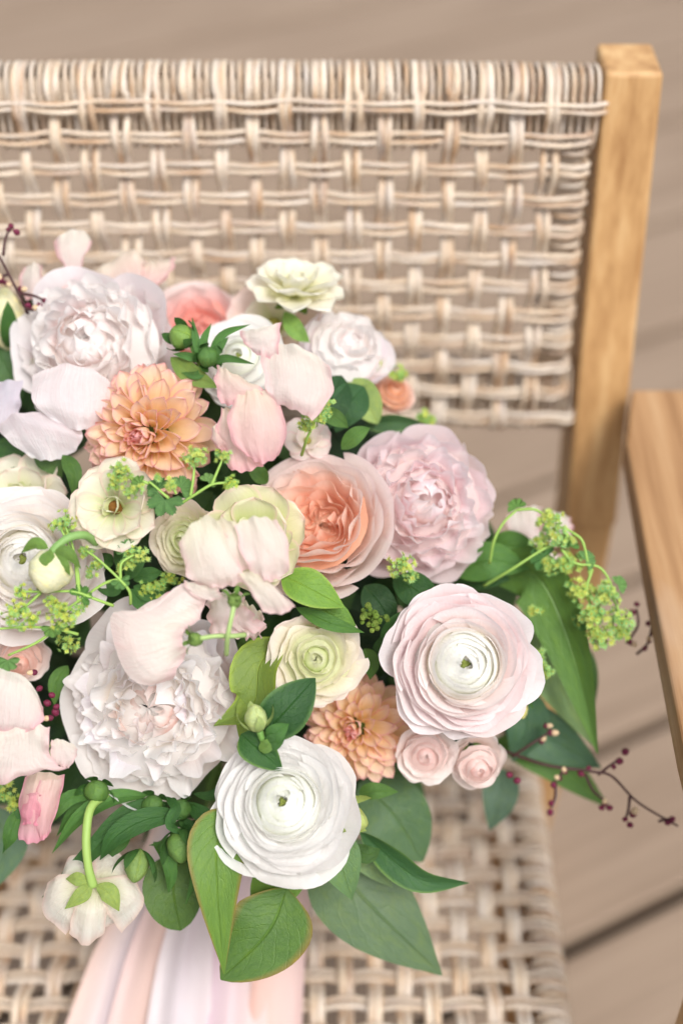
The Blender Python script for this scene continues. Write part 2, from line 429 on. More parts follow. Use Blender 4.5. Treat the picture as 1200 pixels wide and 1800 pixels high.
# wooden frame
def beam(name, stations, mat=WOOD, bev=0.0035):
    """stations: list of 4-corner sections in working units"""
    V = np.concatenate([CAM + K * np.asarray(s, float) for s in stations]); org = V.mean(0)
    ns = len(stations)
    f = [tuple(reversed(range(4)))] + grid_faces(4, ns, True) + [tuple((ns - 1) * 4 + k for k in range(4))]
    o = add(name, mesh(name, V - org, f, mat=mat, smooth=False), chair); o.location = org - CH0
    bevel_mod(o, bev * K, 3); return o
def sect(x0, x1, yf, z, dep):
    return [(x0, yf, z), (x1, yf, z), (x1, yf + dep, z), (x0, yf + dep, z)]
def mirror(st): return [[(2 * CX - p[0], p[1], p[2]) for p in (s[1], s[0], s[3], s[2])] for s in st]
# post: front face measured top (d=1.0) and bottom
pt_top = (0.1935, 0.2360, 0.951, -0.447); pt_bot = (0.1985, 0.2430, 0.876, -0.835)
post = [sect(pt_bot[0], pt_bot[1], pt_bot[2], pt_bot[3], 0.068), sect(0.1955, 0.2390, 0.9115, -0.650, 0.060), sect(*pt_top, 0.052)]
beam('back_post', post); beam('back_post', mirror(post))
leg = [sect(0.202, 0.240, 0.925, ZF, 0.045), sect(0.2000, 0.2415, 0.880, -1.10, 0.062), sect(0.1995, 0.2420, 0.879, -0.8345, 0.063)]
beam('rear_leg', leg); beam('rear_leg', mirror(leg))
# arm rest: outline on the plane z = arm height
ZA = -0.690
def pz(px, py): w = (PZ(px, py, ZA) - CAM) / K; return w[0], w[1]
ins = [pz(1110, 684), pz(1100, 776), pz(1137, 985), pz(1200, 1310)]
y_f = 0.40
ins.append((ins[-1][0] + 0.002, y_f))
arm = [[(x, y, ZA - 0.026), (x, y, ZA), (x + 0.082, y, ZA), (x + 0.082, y, ZA - 0.026)] for x, y in ins]
beam('armrest', arm, ARMWOOD, 0.003); beam('armrest', [[(2 * CX - p[0], p[1], p[2]) for p in reversed(s)] for s in arm], ARMWOOD, 0.003)
# block joining the arm to the post, front legs and seat rails, all mostly out of the picture
fl = [sect(0.236, 0.280, 0.41, ZF, 0.04), sect(0.232, 0.280, 0.41, ZA - 0.0265, 0.05)]
beam('front_leg', fl); beam('front_leg', mirror(fl))
for yy in (0.345, 0.880):
    st = [[(x, yy, ZS - 0.075), (x, yy, ZS - 0.036), (x, yy + 0.03, ZS - 0.036), (x, yy + 0.03, ZS - 0.075)] for x in (2 * CX - 0.2365, 0.2365)]
    if yy > 0.5: st = [[(x, y, z) for (_, y, z) in s] for s, x in zip(st, (2 * CX - 0.2, 0.2))]
    beam('seat_rail', st)
for x in (0.140, 2 * CX - 0.165):
    st = [[(x, y, ZS - 0.075), (x, y, ZS - 0.037), (x + 0.025, y, ZS - 0.037), (x + 0.025, y, ZS - 0.075)] for y in (0.376, 0.879)]
    beam('side_rail', st)

# ------------------------------------------------------------------ bouquet: builders
B0 = PZ(380, 1560, ZS) + np.array([0, 0, 0.006])
bouquet = bpy.data.objects.new('bouquet', None); COL.objects.link(bouquet); bouquet.location = B0
bouquet['label'] = 'round tied bouquet of white, blush and peach garden flowers lying on the wicker seat'
bouquet['category'] = 'bouquet'

def frame(pos, n, spin=0.0):
    z = n / np.linalg.norm(n)
    x = np.cross(UP, z); x /= np.linalg.norm(x); y = np.cross(z, x)
    c, s = math.cos(spin), math.sin(spin)
    m = np.eye(4); m[:3, 0] = c * x + s * y; m[:3, 1] = -s * x + c * y; m[:3, 2] = z; m[:3, 3] = pos
    return m
def rel(m):
    m = m.copy(); m[:3, 3] -= B0; return m
def shade(cols, u, v, edge=None, ew=0.3, tw=0.85):
    """pigment from petal base to tip, with an optional tinted margin"""
    cols = np.array([lin(c) for c in cols]) * 0.93; k = np.linspace(0, 1, len(cols))
    c = np.stack([np.interp(v, k, cols[:, i]) for i in range(3)], -1)
    if edge is not None:
        e = np.clip(np.maximum((np.abs(u) - (1 - ew)) / ew, (v - tw) / (1 - tw + 1e-6)), 0, 1)[:, None] ** 1.5
        c = c * (1 - e) + e * lin(edge) * 0.93
    return c
def uvs(u, v): return np.stack([u * 0.5 + 0.5, v], -1)

def wrap(phi, hA, base, rim, a0, a1, cols, spiral=0.0, edge=0.15, ep=4, waves=(), zw=0.0, jag=0.0, k0=1.0, k1=1.0,
         nu=15, nv=9, margin=None, ew=0.3, tw=0.85, narrow=0.7, rs=None, notch=0.0):
    """petal wound about the flower's axis; base and rim are (radius, height)"""
    rs = rs or RNG
    u, v = uv_grid(nu, nv)
    b, r = np.array(base), np.array(rim); L = np.linalg.norm(r - b)
    a0, a1 = math.radians(a0), math.radians(a1)
    t0 = np.array([math.cos(a0), math.sin(a0)]) * L * k0; t1 = np.array([math.cos(a1), math.sin(a1)]) * L * k1
    e = 1 - edge * np.abs(u) ** ep - notch * np.exp(-(u / 0.12) ** 2)
    if jag: 
        ph = rs.uniform(0, 6.3, 4)
        e = e - jag * (0.8 * np.abs(np.sin(3.2 * u + ph[0])) + 0.5 * np.abs(np.sin(7 * u + ph[1])) + 0.18 * np.sin(15 * u + ph[2]))
    s = v * e
    h00 = 2 * s**3 - 3 * s**2 + 1; h10 = s**3 - 2 * s**2 + s; h01 = -2 * s**3 + 3 * s**2; h11 = s**3 - s**2
    q = h00[:, None] * b + h10[:, None] * t0 + h01[:, None] * r + h11[:, None] * t1
    rad, z = q[:, 0], q[:, 1]
    w = sum((am * np.sin(fr * u + ph) for am, fr, ph in waves), np.zeros_like(u)) * v ** 2
    rad = np.maximum(rad + w, 0.0005) * (1 + spiral * u * v)
    z = z + zw * np.sin(4.1 * u + phi * 3) * v ** 2 - 0.35 * w
    an = phi + hA * u * (narrow + (1 - narrow) * v)
    V = np.stack([rad * np.cos(an), rad * np.sin(an), z], -1)
    return mesh('petal', V, grid_faces(nu, nv), uvs(u, v), shade(cols, u, v, margin, ew, tw), PETAL)
def free(L, W, a0, a1, cols, cup=0.3, wmax=0.62, tip=0.5, ruf=0.0, fr=7, nu=9, nv=9, margin=None, ew=0.3, tw=0.85, twist=0.0, notch=0.0, base=0.15, rs=None):
    """petal growing along +Y, inner face up"""
    rs = rs or RNG
    u, v = uv_grid(nu, nv)
    vv = np.linspace(0, 1, nv); ang = np.radians(a0 + (a1 - a0) * vv)
    yy = np.concatenate([[0], np.cumsum((np.cos(ang[1:]) + np.cos(ang[:-1])) / 2)]) / (nv - 1) * L
    zz = np.concatenate([[0], np.cumsum((np.sin(ang[1:]) + np.sin(ang[:-1])) / 2)]) / (nv - 1) * L
    w = np.where(vv < wmax, base + (1 - base) * np.sin(vv / wmax * math.pi / 2) ** 1.1, np.clip(1 - ((vv - wmax) / (1 - wmax)) ** 2.0, 0, 1) ** tip)
    w = np.maximum(w, 0.02)
    ph = rs.uniform(0, 6.3, 2)
    X = W * w.repeat(nu) * u
    Y = yy.repeat(nu) - notch * L * np.exp(-(u / 0.25) ** 2) * v ** 6
    Z = zz.repeat(nu) + cup * W * (w.repeat(nu) ** 1.2) * u ** 2 + ruf * W * np.sin(fr * u + ph[0] + v * 2) * v ** 2 * (0.4 + np.abs(u))
    a = twist * v; X, Z = X * np.cos(a) - Z * np.sin(a) * 0.3, Z + X * np.sin(a)
    V = np.stack([X, Y, Z], -1)
    return mesh('petal', V, grid_faces(nu, nv), uvs(u, v), shade(cols, u, v, margin, ew, tw), PETAL)
def place(phi, polar, r0, roll=0.0, z0=0.0):
    """petal frame: Y leaves the flower's axis at the polar angle, Z faces the axis"""
    y = np.array([math.sin(polar) * math.cos(phi), math.sin(polar) * math.sin(phi), math.cos(polar)])
    z = np.array([-math.cos(polar) * math.cos(phi), -math.cos(polar) * math.sin(phi), math.sin(polar)])
    x = np.cross(y, z); c, s = math.cos(roll), math.sin(roll)
    x, z = c * x + s * z, c * z - s * x
    m = np.eye(4); m[:3, 0] = x; m[:3, 1] = y; m[:3, 2] = z; m[:3, 3] = y * r0 + np.array([0, 0, z0])
    return m
def lathe_geo(prof, n=14, lob=0, la=0.0):
    prof = np.asarray(prof, float); a = np.linspace(0, 2 * math.pi, n, endpoint=False)
    V = np.concatenate([np.stack([r * (1 + la * np.cos(lob * a)) * np.cos(a), r * (1 + la * np.cos(lob * a)) * np.sin(a), np.full(n, z)], -1) for r, z in prof])
    uv = np.array([(k / n, j / (len(prof) - 1)) for j in range(len(prof)) for k in range(n)])
    return V, grid_faces(n, len(prof), True), uv
def sepal_geo(phi, L, W, a0, a1, r0, z0=0.0, roll=0.0):
    nu, nv = 5, 7; u, v = uv_grid(nu, nv)
    vv = np.linspace(0, 1, nv); ang = np.radians(a0 + (a1 - a0) * vv)
    rr = r0 + np.concatenate([[0], np.cumsum(np.cos(ang[1:]))]) / (nv - 1) * L
    zz = z0 + np.concatenate([[0], np.cumsum(np.sin(ang[1:]))]) / (nv - 1) * L
    w = W * np.maximum(np.sin(np.pi * np.clip(vv * 0.88 + 0.12, 0, 1)) ** 0.8, 0.03)
    R, Z, X = rr.repeat(nu), zz.repeat(nu) + 0.35 * w.repeat(nu) * u ** 2, w.repeat(nu) * u
    c, s = math.cos(phi), math.sin(phi)
    return np.stack([R * c - X * s, R * s + X * c, Z], -1), grid_faces(nu, nv), uvs(u, v)
G1, G2, G3, G4 = lin((112, 152, 78)), lin((66, 112, 58)), lin((150, 176, 92)), lin((44, 84, 50))
def core(name, label, m, R, zb, green=G1, button=None):
    """receptacle of a flower with its sepals; the petals hang on it"""
    a = Acc()
    a.put(*lathe_geo([(0.012 * R, zb - 0.16 * R), (0.10 * R, zb - 0.10 * R), (0.2 * R, zb), (0.16 * R, zb + 0.12 * R), (0.0001, zb + 0.16 * R)]), c=green)
    for k in range(5): a.put(*sepal_geo(k * 1.2566, 0.42 * R, 0.12 * R, -12, 12, 0.12 * R, zb - 0.06 * R), c=green)
    if button is not None:
        r_, z_, c_ = button; a.put(*lathe_geo([(r_, z_ - 1.6 * r_), (r_ * 1.05, z_ - 0.3 * r_), (r_ * .75, z_ + 0.25 * r_), (r_ * .3, z_ + 0.45 * r_), (0.0001, z_ + 0.46 * r_)], 12), c=c_)
    o = add(name, a.mesh(name, LEAF), bouquet, rel(m)); o['label'] = label
    return o

def heart(o, R, zf, col, rmax=0.8):
    """crumpled innermost petals that close the bloom below the visible rims"""
    f = np.linspace(rmax, 0.0001, 9); v, fc, uv = lathe_geo([(q * R, zf(q)) for q in f], 28)
    v = v + RNG.normal(size=v.shape) * 0.012 * R
    add('inner_petals', mesh('inner_petals', v, fc, uv, np.broadcast_to(lin(col) * 0.93, (len(v), 3)), PETAL), o)

def ranunculus(name, label, px, py, Rpx, d, face, cols_fn, seed, layers=12, H=0.50, spin=0.0, guard=5, eye=True, gcols=None, pname='petal', a_in=132, a_out=48, wav=1.0, nmin=3, nmax=5, p=2.0, dl=(0.20, -0.46), t_in=0.42):
    """tight bloom: inner petals fold inwards over the heart, outer ones stand up and open"""
    rs = np.random.default_rng(seed); R = M(Rpx, d)
    m = frame(P(px, py, d), cdir(face), spin)
    o = core(name, label, m, R, -0.62 * R)
    if eye: 
        v, f, uv = lathe_geo([(0.06 * R, H * R - 0.30 * R), (0.065 * R, H * R - 0.16 * R), (0.03 * R, H * R - 0.10 * R), (0.0001, H * R - 0.12 * R)], 10, 3, 0.35)
        add('flower_eye', mesh('flower_eye', v, f, uv, np.broadcast_to(lin((150, 168, 92)), (len(v), 3)), LEAF), o)
    heart(o, R, lambda q: R * H * (1 - q ** p) - R * (0.15 + 0.22 * q), cols_fn(0.3)[1], 0.72)
    phi = rs.uniform(0, 6.28)
    for i in range(layers):
        t = (i + 0.25) / (layers - 0.75)
        rr = R * (0.05 + 0.90 * t ** 0.95); zr = R * H * (1 - t ** p)
        n = nmin if t < 0.45 else (nmin + 1 if t < 0.75 else nmax)
        ang = a_in + (a_out - a_in) * t ** 1.1
        for k in range(n):
            phi += 2 * math.pi / n * (1 + rs.uniform(-0.10, 0.10))
            j = rs.uniform(-1, 1, 7)
            r2 = rr * (1 + 0.075 * j[0]); z2 = zr + 0.032 * R * j[1]
            if t < t_in:
                ba, a0_, an_ = (r2 + R * dl[0] * (1 - 0.75 * t / t_in), z2 - R * 0.22), 100, a_in - 32 * t / t_in + 8 * j[3]
            else:
                q = (t - t_in) / (1 - t_in)
                ba, a0_, an_ = (r2 * (0.80 - 0.30 * q), z2 - R * (0.24 + 0.28 * q)), 70 - 15 * q, 96 + (a_out - 96) * q ** 1.2 + 9 * j[3]
            me = wrap(phi, math.pi / n * (1.30 + 0.14 * j[2]), ba, (r2, z2), a0_, an_,
                      cols_fn(t), spiral=0.06 + 0.05 * j[4], edge=0.22 + 0.09 * j[6], ep=2.8,
                      waves=((wav * 0.016 * R * (0.3 + t), 3.4 + j[2], j[5] * 3), (wav * 0.008 * R * t, 8.0, j[4] * 3)), zw=0.016 * R * wav, jag=0.012,
                      nu=23, nv=9, rs=rs, k1=0.9)
            add(pname, me, o)
        phi += 0.9
    for k in range(guard):
        j = rs.uniform(-1, 1, 5)
        me = wrap(phi + k * 2 * math.pi / guard + 0.2 * j[0], math.pi / guard * 1.15, (R * 0.45, -0.55 * R), (R * (1.05 + 0.06 * j[1]), -0.12 * R + 0.06 * R * j[2]), 25, 12 + 16 * j[3],
                  (gcols or cols_fn(1.0)), edge=0.26, ep=2.6, waves=((0.035 * R, 4.0, j[4] * 3), (0.012 * R, 9.0, j[2] * 3)), zw=0.06 * R, jag=0.03, nu=19, nv=11, rs=rs)
        add(pname, me, o)
    return o

def peony(name, label, px, py, Rpx, d, face, seed, colf, frill=0.05, layers=7, H=0.55, n0=3, n1=8, guards=7, gcol=None, spin=0.0, jag=0.05, pname='petal', a_in=120, a_out=62, loose=30, zj=0.10, gup=62):
    rs = np.random.default_rng(seed); R = M(Rpx, d)
    m = frame(P(px, py, d), cdir(face), spin)
    o = core(name, label, m, R, -0.7 * R)
    heart(o, R, lambda q: R * H * (1 - q ** 1.9) - R * (0.20 + 0.16 * q), colf(0.5, rs)[1], 0.78)
    phi = rs.uniform(0, 6.28)
    for i in range(layers):
        t = (i + 0.3) / (layers - 0.7)
        n = int(round(n0 + (n1 - n0) * t))
        for k in range(n):
            phi += 2 * math.pi / n + rs.uniform(-0.25, 0.25)
            j = rs.uniform(-1, 1, 9)
            r2 = R * (0.05 + 0.86 * t) * (1 + 0.09 * j[0]); z2 = R * H * (1 - t ** 2.2) + zj * R * j[1]
            ang = a_in + (a_out - a_in) * t + loose * j[2]
            me = wrap(phi, math.pi / n * (1.25 + 0.30 * j[3]), (max(r2 + R * (0.18 - 0.50 * t), 0.08 * R), z2 - R * (0.24 + 0.30 * t)), (r2, z2), 95 - 50 * t, ang,
                      colf(t, rs), spiral=0.07 * j[4], edge=0.30 + 0.12 * j[5], ep=2.3, narrow=0.55,
                      waves=((frill * R * 1.3, 2.4 + 0.8 * j[6], j[7] * 3), (frill * 0.9 * R, 5.5 + j[8], j[6] * 3), (frill * 0.34 * R, 9.0, j[5] * 3)),
                      zw=0.045 * R, jag=jag, k1=1.3, nu=27, nv=11, rs=rs, notch=0.12 * max(0, j[8]))
            add(pname, me, o)
    for k in range(guards):
        j = rs.uniform(-1, 1, 6)
        me = wrap(phi + k * 2 * math.pi / guards + 0.25 * j[0], math.pi / guards * 1.35, (R * 0.35, -0.62 * R), (R * (1.02 + 0.07 * j[1]), -0.05 * R + 0.16 * R * j[2]), 10, gup + 25 * j[3],
                  gcol or colf(1.0, rs), edge=0.32, ep=2.2, waves=((0.05 * R, 3.0, j[4] * 3), (0.02 * R, 7.0, j[5] * 3)), zw=0.06 * R, jag=0.02, nu=23, nv=12, rs=rs)
        add(pname, me, o)
    return o

def rose(name, label, px, py, Rpx, d, face, seed, inner, outer, margin, spin=0.0, layers=9, depth=0.30, pname='petal', rim_curl=30, lay_n=(3, 5)):
    rs = np.random.default_rng(seed); R = M(Rpx, d)
    m = frame(P(px, py, d), cdir(face), spin)
    o = core(name, label, m, R, -0.85 * R)
    heart(o, R, lambda q: -depth * R * (1 - min(1, q / 0.62)) - R * (0.14 + 0.35 * q), inner[1], 0.6)
    phi = rs.uniform(0, 6.28)
    for i in range(layers):
        t = (i + 0.4) / (layers - 0.6)
        n = lay_n[0] if t < 0.5 else lay_n[1]
        tq = min(1.0, t / 0.7) ** 1.3; mixc = lambda a, b: tuple(np.array(a) * (1 - tq) + np.array(b) * tq)
        for k in range(n):
            phi += 2 * math.pi / n + rs.uniform(-0.15, 0.15)
            j = rs.uniform(-1, 1, 8)
            r2 = R * (0.08 + 0.84 * t ** 1.05) * (1 + 0.06 * j[0])
            z2 = R * (-depth * (1 - min(1, t / 0.62)) ** 1.1 + 0.05 * R * 0 - 0.42 * max(0, t - 0.62) / 0.38) + 0.035 * R * j[1]
            ang = 100 - (rim_curl + 46) * max(0, t - 0.55) / 0.45 + 9 * j[2]
            fold = 0.070 * R * (1 - t) + 0.010 * R
            me = wrap(phi, math.pi / n * (1.28 + 0.12 * j[3]), (max(r2 + R * (0.10 - 0.55 * t), 0.07 * R), z2 - R * (0.34 + 0.36 * t)), (r2, z2), 90 - 50 * t, ang,
                      [mixc(inner[0], outer[0]), mixc(inner[1], outer[1]), mixc(inner[2], outer[2])],
                      spiral=0.05 + 0.05 * j[4], edge=0.14 + 0.05 * j[5], ep=3.2,
                      waves=((fold, 6.0 + j[6], j[7] * 3), (0.20 * fold, 10.0, j[5] * 3), (0.016 * R, 3.0, j[3] * 3)), zw=0.022 * R, jag=0.006,
                      margin=mixc(inner[2], margin), tw=0.88, ew=0.12, nu=23, nv=11, rs=rs, k1=1.1)
            add(pname, me, o)
    return o

def dahlia(name, label, px, py, Rpx, d, face, seed, n=120, spin=0.0, pname='petal'):
    rs = np.random.default_rng(seed); R = M(Rpx, d)
    m = frame(P(px, py, d), cdir(face), spin)
    o = core(name, label, m, R, -0.45 * R, button=(0.06 * R, 0.32 * R, lin((150, 150, 84))))
    sh = []
    for q in range(6):                              # six petal forms, tight to open
        f = q / 5
        sh.append([free(R * (0.25 + 0.40 * f), R * (0.055 + 0.100 * f), 6 + 6 * f, 48 - 36 * f + rs.uniform(-16, 16),
                   [(254, 237, 160), (254, 231, 180), (254, 231, 198), (252, 218, 200)] if f > 0.3 else [(242, 219, 150), (252, 214, 168), (250, 205, 184), (242, 188, 192)],
                   cup=1.30 - 0.62 * f + rs.uniform(-0.25, 0.25), wmax=0.60 + rs.uniform(-0.06, 0.06), tip=0.60, nu=11, nv=11, margin=(250, 196, 200), ew=0.18, tw=0.88, base=0.35, rs=rs, ruf=0.09, twist=rs.uniform(-0.3, 0.3)) for _ in range(4)])
    for i in range(n):
        t = (i + 0.5) / n; f = min(1.0, t ** 0.55 * 1.15)
        phi = i * 2.39996 + rs.uniform(-0.09, 0.09)
        pol = math.radians(8 + 98 * t ** 0.66) + rs.uniform(-0.07, 0.07)
        me = sh[min(5, int(f * 5.99))][rs.integers(4)]
        mm = place(phi, pol, R * (0.20 + 0.16 * t), rs.uniform(-0.42, 0.42), z0=R * (0.10 - 0.24 * t))
        mm[:3, 0] *= 1 + rs.uniform(-0.18, 0.14); mm[:3, 1] *= 1 + rs.uniform(-0.14, 0.10)
        add(pname, me, o, mm)
    return o

def open_bloom(name, label, px, py, Rpx, d, face, seed, rings, centre, spin=0.0, pname='petal'):
    """loose double flower: rings of (count, length, half width, polar deg, end-curl, colours, margin)"""
    rs = np.random.default_rng(seed); R = M(Rpx, d)
    m = frame(P(px, py, d), cdir(face), spin)
    o = core(name, label, m, R, -0.22 * R, button=(0.14 * R, 0.12 * R, centre))
    phi = rs.uniform(0, 6.28)
    for (n, L, W, pol, curl, cols, marg) in rings:
        for k in range(n):
            j = rs.uniform(-1, 1, 5)
            me = free(R * L * (1 + 0.06 * j[0]), R * W * (1 + 0.08 * j[1]), 0, curl + 14 * j[2], cols, cup=0.34 + 0.16 * j[3], wmax=0.66, tip=0.45, ruf=0.10, fr=4,
                      nu=13, nv=11, margin=marg, ew=0.2, tw=0.9, notch=0.04, base=0.28, rs=rs)
            add(pname, me, o, place(phi + k * 2 * math.pi / n + 0.12 * j[4], math.radians(pol + 6 * j[2]), 0.06 * R, 0.22 * j[1], z0=-0.12 * R))
        phi += math.pi / n + 0.3
    return o

def patch_mesh(name, rows, d, cols, margin=None, ew=0.35, tw=0.8, n=25, mat=None, ruf=0.0, org=None, vdir=1):
    """sheet through rows of (px, py, lift towards the viewer in px)"""
    g = np.array([[P(p[0], p[1], d - 0.62 * (p[2] if len(p) > 2 else 0) / F * d) for p in r] for r in rows])
    a = np.array([catmull(r, n) for r in g]); s = np.array([catmull(a[:, i], n) for i in range(n)])   # s[i(across), j(along)]
    V = np.transpose(s, (1, 0, 2)).reshape(-1, 3)
    u, v = uv_grid(n, n)
    if ruf:
        e = np.maximum(np.abs(u), np.abs(2 * v - 1)) ** 2.5
        ph = RNG.uniform(0, 6, 6)
        wv = np.sin(6 * u + ph[0]) + np.sin(10 * v + ph[1]) + 0.5 * np.sin(13 * u + 3 * v + ph[2]) + 0.5 * np.sin(17 * v + ph[3])
        soft = 0.7 * np.sin(4 * u + 3 * v + ph[4]) + 0.5 * np.sin(7 * v - 3 * u + ph[5])
        V = V - AX * (ruf * 1.7 * (e * wv + 0.7 * soft))[:, None] * M(1, d)
        V = V + (UP * np.sin(11 * u + ph[2])[:, None] + RX * np.sin(15 * v + ph[3])[:, None]) * (0.55 * ruf * e)[:, None] * M(1, d)
    vv = 1 - v if vdir < 0 else v
    return mesh(name, V - org, grid_faces(n, n), uvs(u, vv), shade(cols, u, vv, margin, ew, tw), mat or PEA)

def tube_part(name, pts, rpx, d, col, parent=None, sides=8, n=None):
    w = np.array([P(p[0], p[1], d - (p[2] if len(p) > 2 else 0) / F * d) for p in pts])
    n = n or max(8, 6 * len(pts)); path = catmull(w, n)
    r = np.interp(np.linspace(0, 1, n), np.linspace(0, 1, len(rpx)), rpx) * M(1, d)
    v, f, uv = tube_geo(path, r, sides)
    org = w[0]
    me = mesh(name, v - org, f, uv, np.broadcast_to(col, (len(v), 3)), STEM)
    return add(name, me, bouquet, loc=org - B0)

def leaf(pts, d, w, col, edgec=None, fold=0.25, roll=0.0, wave=0.06, wm=0.42, acu=1.0, name='leaf', nu=11, nv=19, base=0.02, label=None, mk=False):
    """pts: midrib from stalk to tip (px, py[, lift]); w: half width in px; roll: turn about the midrib in degrees"""
    mw = np.array([P(p[0], p[1], d - (p[2] if len(p) > 2 else 0) / F * d) for p in pts])
    mid = catmull(mw, nv); T = np.gradient(mid, axis=0); T /= np.linalg.norm(T, axis=1)[:, None]
    view = CAM - mid; view /= np.linalg.norm(view, axis=1)[:, None]
    S = np.cross(T, view); S /= np.linalg.norm(S, axis=1)[:, None]; Nn = np.cross(S, T)
    r = math.radians(roll); S, Nn = S * math.cos(r) + Nn * math.sin(r), Nn * math.cos(r) - S * math.sin(r)
    vv = np.linspace(0, 1, nv)
    ww = np.where(vv < wm, np.sin(np.clip(vv / wm, 0, 1) * math.pi / 2) ** 0.75, np.cos((vv - wm) / (1 - wm) * math.pi / 2) ** acu)
    ww = np.maximum(ww, base) * M(w, d)
    u, v = uv_grid(nu, nv); W = ww.repeat(nu)
    ph = RNG.uniform(0, 6.3, 2)
    side = W * u
    lift = fold * W * np.abs(u) ** 1.3 + wave * W * np.sin(9 * v + ph[0] + 2.0 * np.sign(u)) * np.abs(u) ** 1.5
    V = mid.repeat(nu, 0) + S.repeat(nu, 0) * side[:, None] + Nn.repeat(nu, 0) * lift[:, None]
    c = np.broadcast_to(col, (len(V), 3)).copy() * (1 + 0.10 * RNG.uniform(-1, 1))
    if edgec is not None:
        e = np.clip((np.abs(u) - 0.90) / 0.1, 0, 1)[:, None]; c = c * (1 - e) + e * edgec
    org = mw[0]
    me = mesh(name, V - org, grid_faces(nu, nv), uvs(u, v), c, LEAF)
    o = add(name, me, bouquet, loc=org - B0)
    if label: o['label'] = label
    return o

def bud(name, px, py, d, face, Lpx, Rpx, colb, cols=None, sep=5, spread=0.0, stem=None, label=None, tipc=None):
    L, R = M(Lpx, d), M(Rpx, d); m = frame(P(px, py, d), cdir(face), RNG.uniform(0, 6))
    a = Acc()
    prof = [(0.18 * R, -0.5 * L), (0.7 * R, -0.38 * L), (R, -0.08 * L), (0.9 * R, 0.15 * L), (0.5 * R, 0.38 * L), (0.16 * R, 0.49 * L), (0.0001, 0.5 * L)]
    v, f, uv = lathe_geo(prof, 20, 5, 0.05)
    c = np.broadcast_to(colb, (len(v), 3)).copy()
    if tipc is not None:
        k = np.clip((uv[:, 1:2] - 0.5) * 2, 0, 1); c = c * (1 - k) + k * tipc
    a.put(v, f, uv, c)
    sc = G2 if cols is None else cols
    for k in range(sep):
        a.put(*sepal_geo(k * 2 * math.pi / sep, L * 0.95, R * 0.46, 22 - spread, 92 - spread * 1.6, 0.55 * R, -0.44 * L), c=sc)
    o = add(name, a.mesh(name, LEAF), bouquet, rel(m))
    if label: o['label'] = label
    if stem: tube_part('stem', stem[0], stem[1], d, G1)
    return o
def calyx(px, py, d, face, Rpx, parentless=True):
    R = M(Rpx, d); m = frame(P(px, py, d), cdir(face)); a = Acc()
    a.put(*lathe_geo([(0.28 * R, -1.0 * R), (0.6 * R, -0.8 * R), (0.9 * R, -0.2 * R), (0.85 * R, 0.5 * R), (0.6 * R, 0.8 * R)], 16), c=lin((128, 164, 96)))
    for k in range(5): a.put(*sepal_geo(k * 1.2566, 1.5 * R, 0.34 * R, 70, -10 + 30 * (k % 2), 0.8 * R, 0.3 * R), c=lin((112, 156, 84)))
    return add('calyx', a.mesh('calyx', LEAF), bouquet, rel(m))

def cluster(px, py, rpx, d, n, floret=7.5, cols=((178, 214, 120), (142, 196, 124), (196, 218, 124), (158, 206, 136)), flat=0.75, berry=False):
    """a tuft of tiny star florets on hair stalks, one mesh"""
    c = P(px, py, d); a = Acc(); r = M(rpx, d); fr = M(floret, d)
    ctr = c + AX * r * 0.5
    for i in range(n):
        v = RNG.normal(size=3); v /= np.linalg.norm(v)
        if np.dot(v, AX) > 0.35: v = -v
        p = c + v * r * RNG.uniform(0.35, 1.0) * np.array([1, 1, flat])
        nrm = v - AX * 0.8 + RNG.normal(size=3) * 0.35; mm = frame(p, nrm, RNG.uniform(0, 6))
        col = lin(cols[RNG.integers(len(cols))]) * RNG.uniform(0.8, 1.12)
        s = fr * RNG.uniform(0.75, 1.2)
        if berry:
            V, f, uv = lathe_geo([(0.0001, -0.6 * s), (0.5 * s, -0.35 * s), (0.6 * s, 0.05 * s), (0.4 * s, 0.45 * s), (0.12 * s, 0.52 * s)], 8)
            a.put(V @ mm[:3, :3].T + mm[:3, 3], f, uv, col)
        else:
            ang = np.arange(16) * math.pi / 8
            rad = np.where(np.arange(16) % 4 == 0, 1.0, np.where(np.arange(16) % 4 == 2, 0.78, 0.40)) * s
            V = np.stack([rad * np.cos(ang), rad * np.sin(ang), np.where(np.arange(16) % 2 == 0, 0.28, 0.02) * s], -1)
            V = np.vstack([V, [[0, 0, -0.1 * s]], [[0, 0, 0.25 * s]], 0.22 * s * np.array([[1, 0, 0.6], [-.5, .87, 0.6], [-.5, -.87, 0.6]])])
            f = [(k, (k + 1) % 16, 16) for k in range(16)] + [(18, 19, 17), (19, 20, 17), (20, 18, 17)]
            cc = np.vstack([np.tile(col, (17, 1)), np.tile(lin((206, 190, 70)), (4, 1))])
            a.put(V @ mm[:3, :3].T + mm[:3, 3], f, None, cc)
        if i % 2 == 0:
            V, f, uv = tube_geo(catmull([ctr, (ctr + p) / 2 + RNG.normal(size=3) * r * 0.12, p], 5), M(1.1, d), 4, cap=False)
            a.put(V, f, uv, lin((150, 178, 96)))
    o = add('flower_tuft', a.mesh('flower_tuft', LEAF, c, smooth=False), bouquet, loc=c - B0); o['kind'] = 'stuff'
    return o
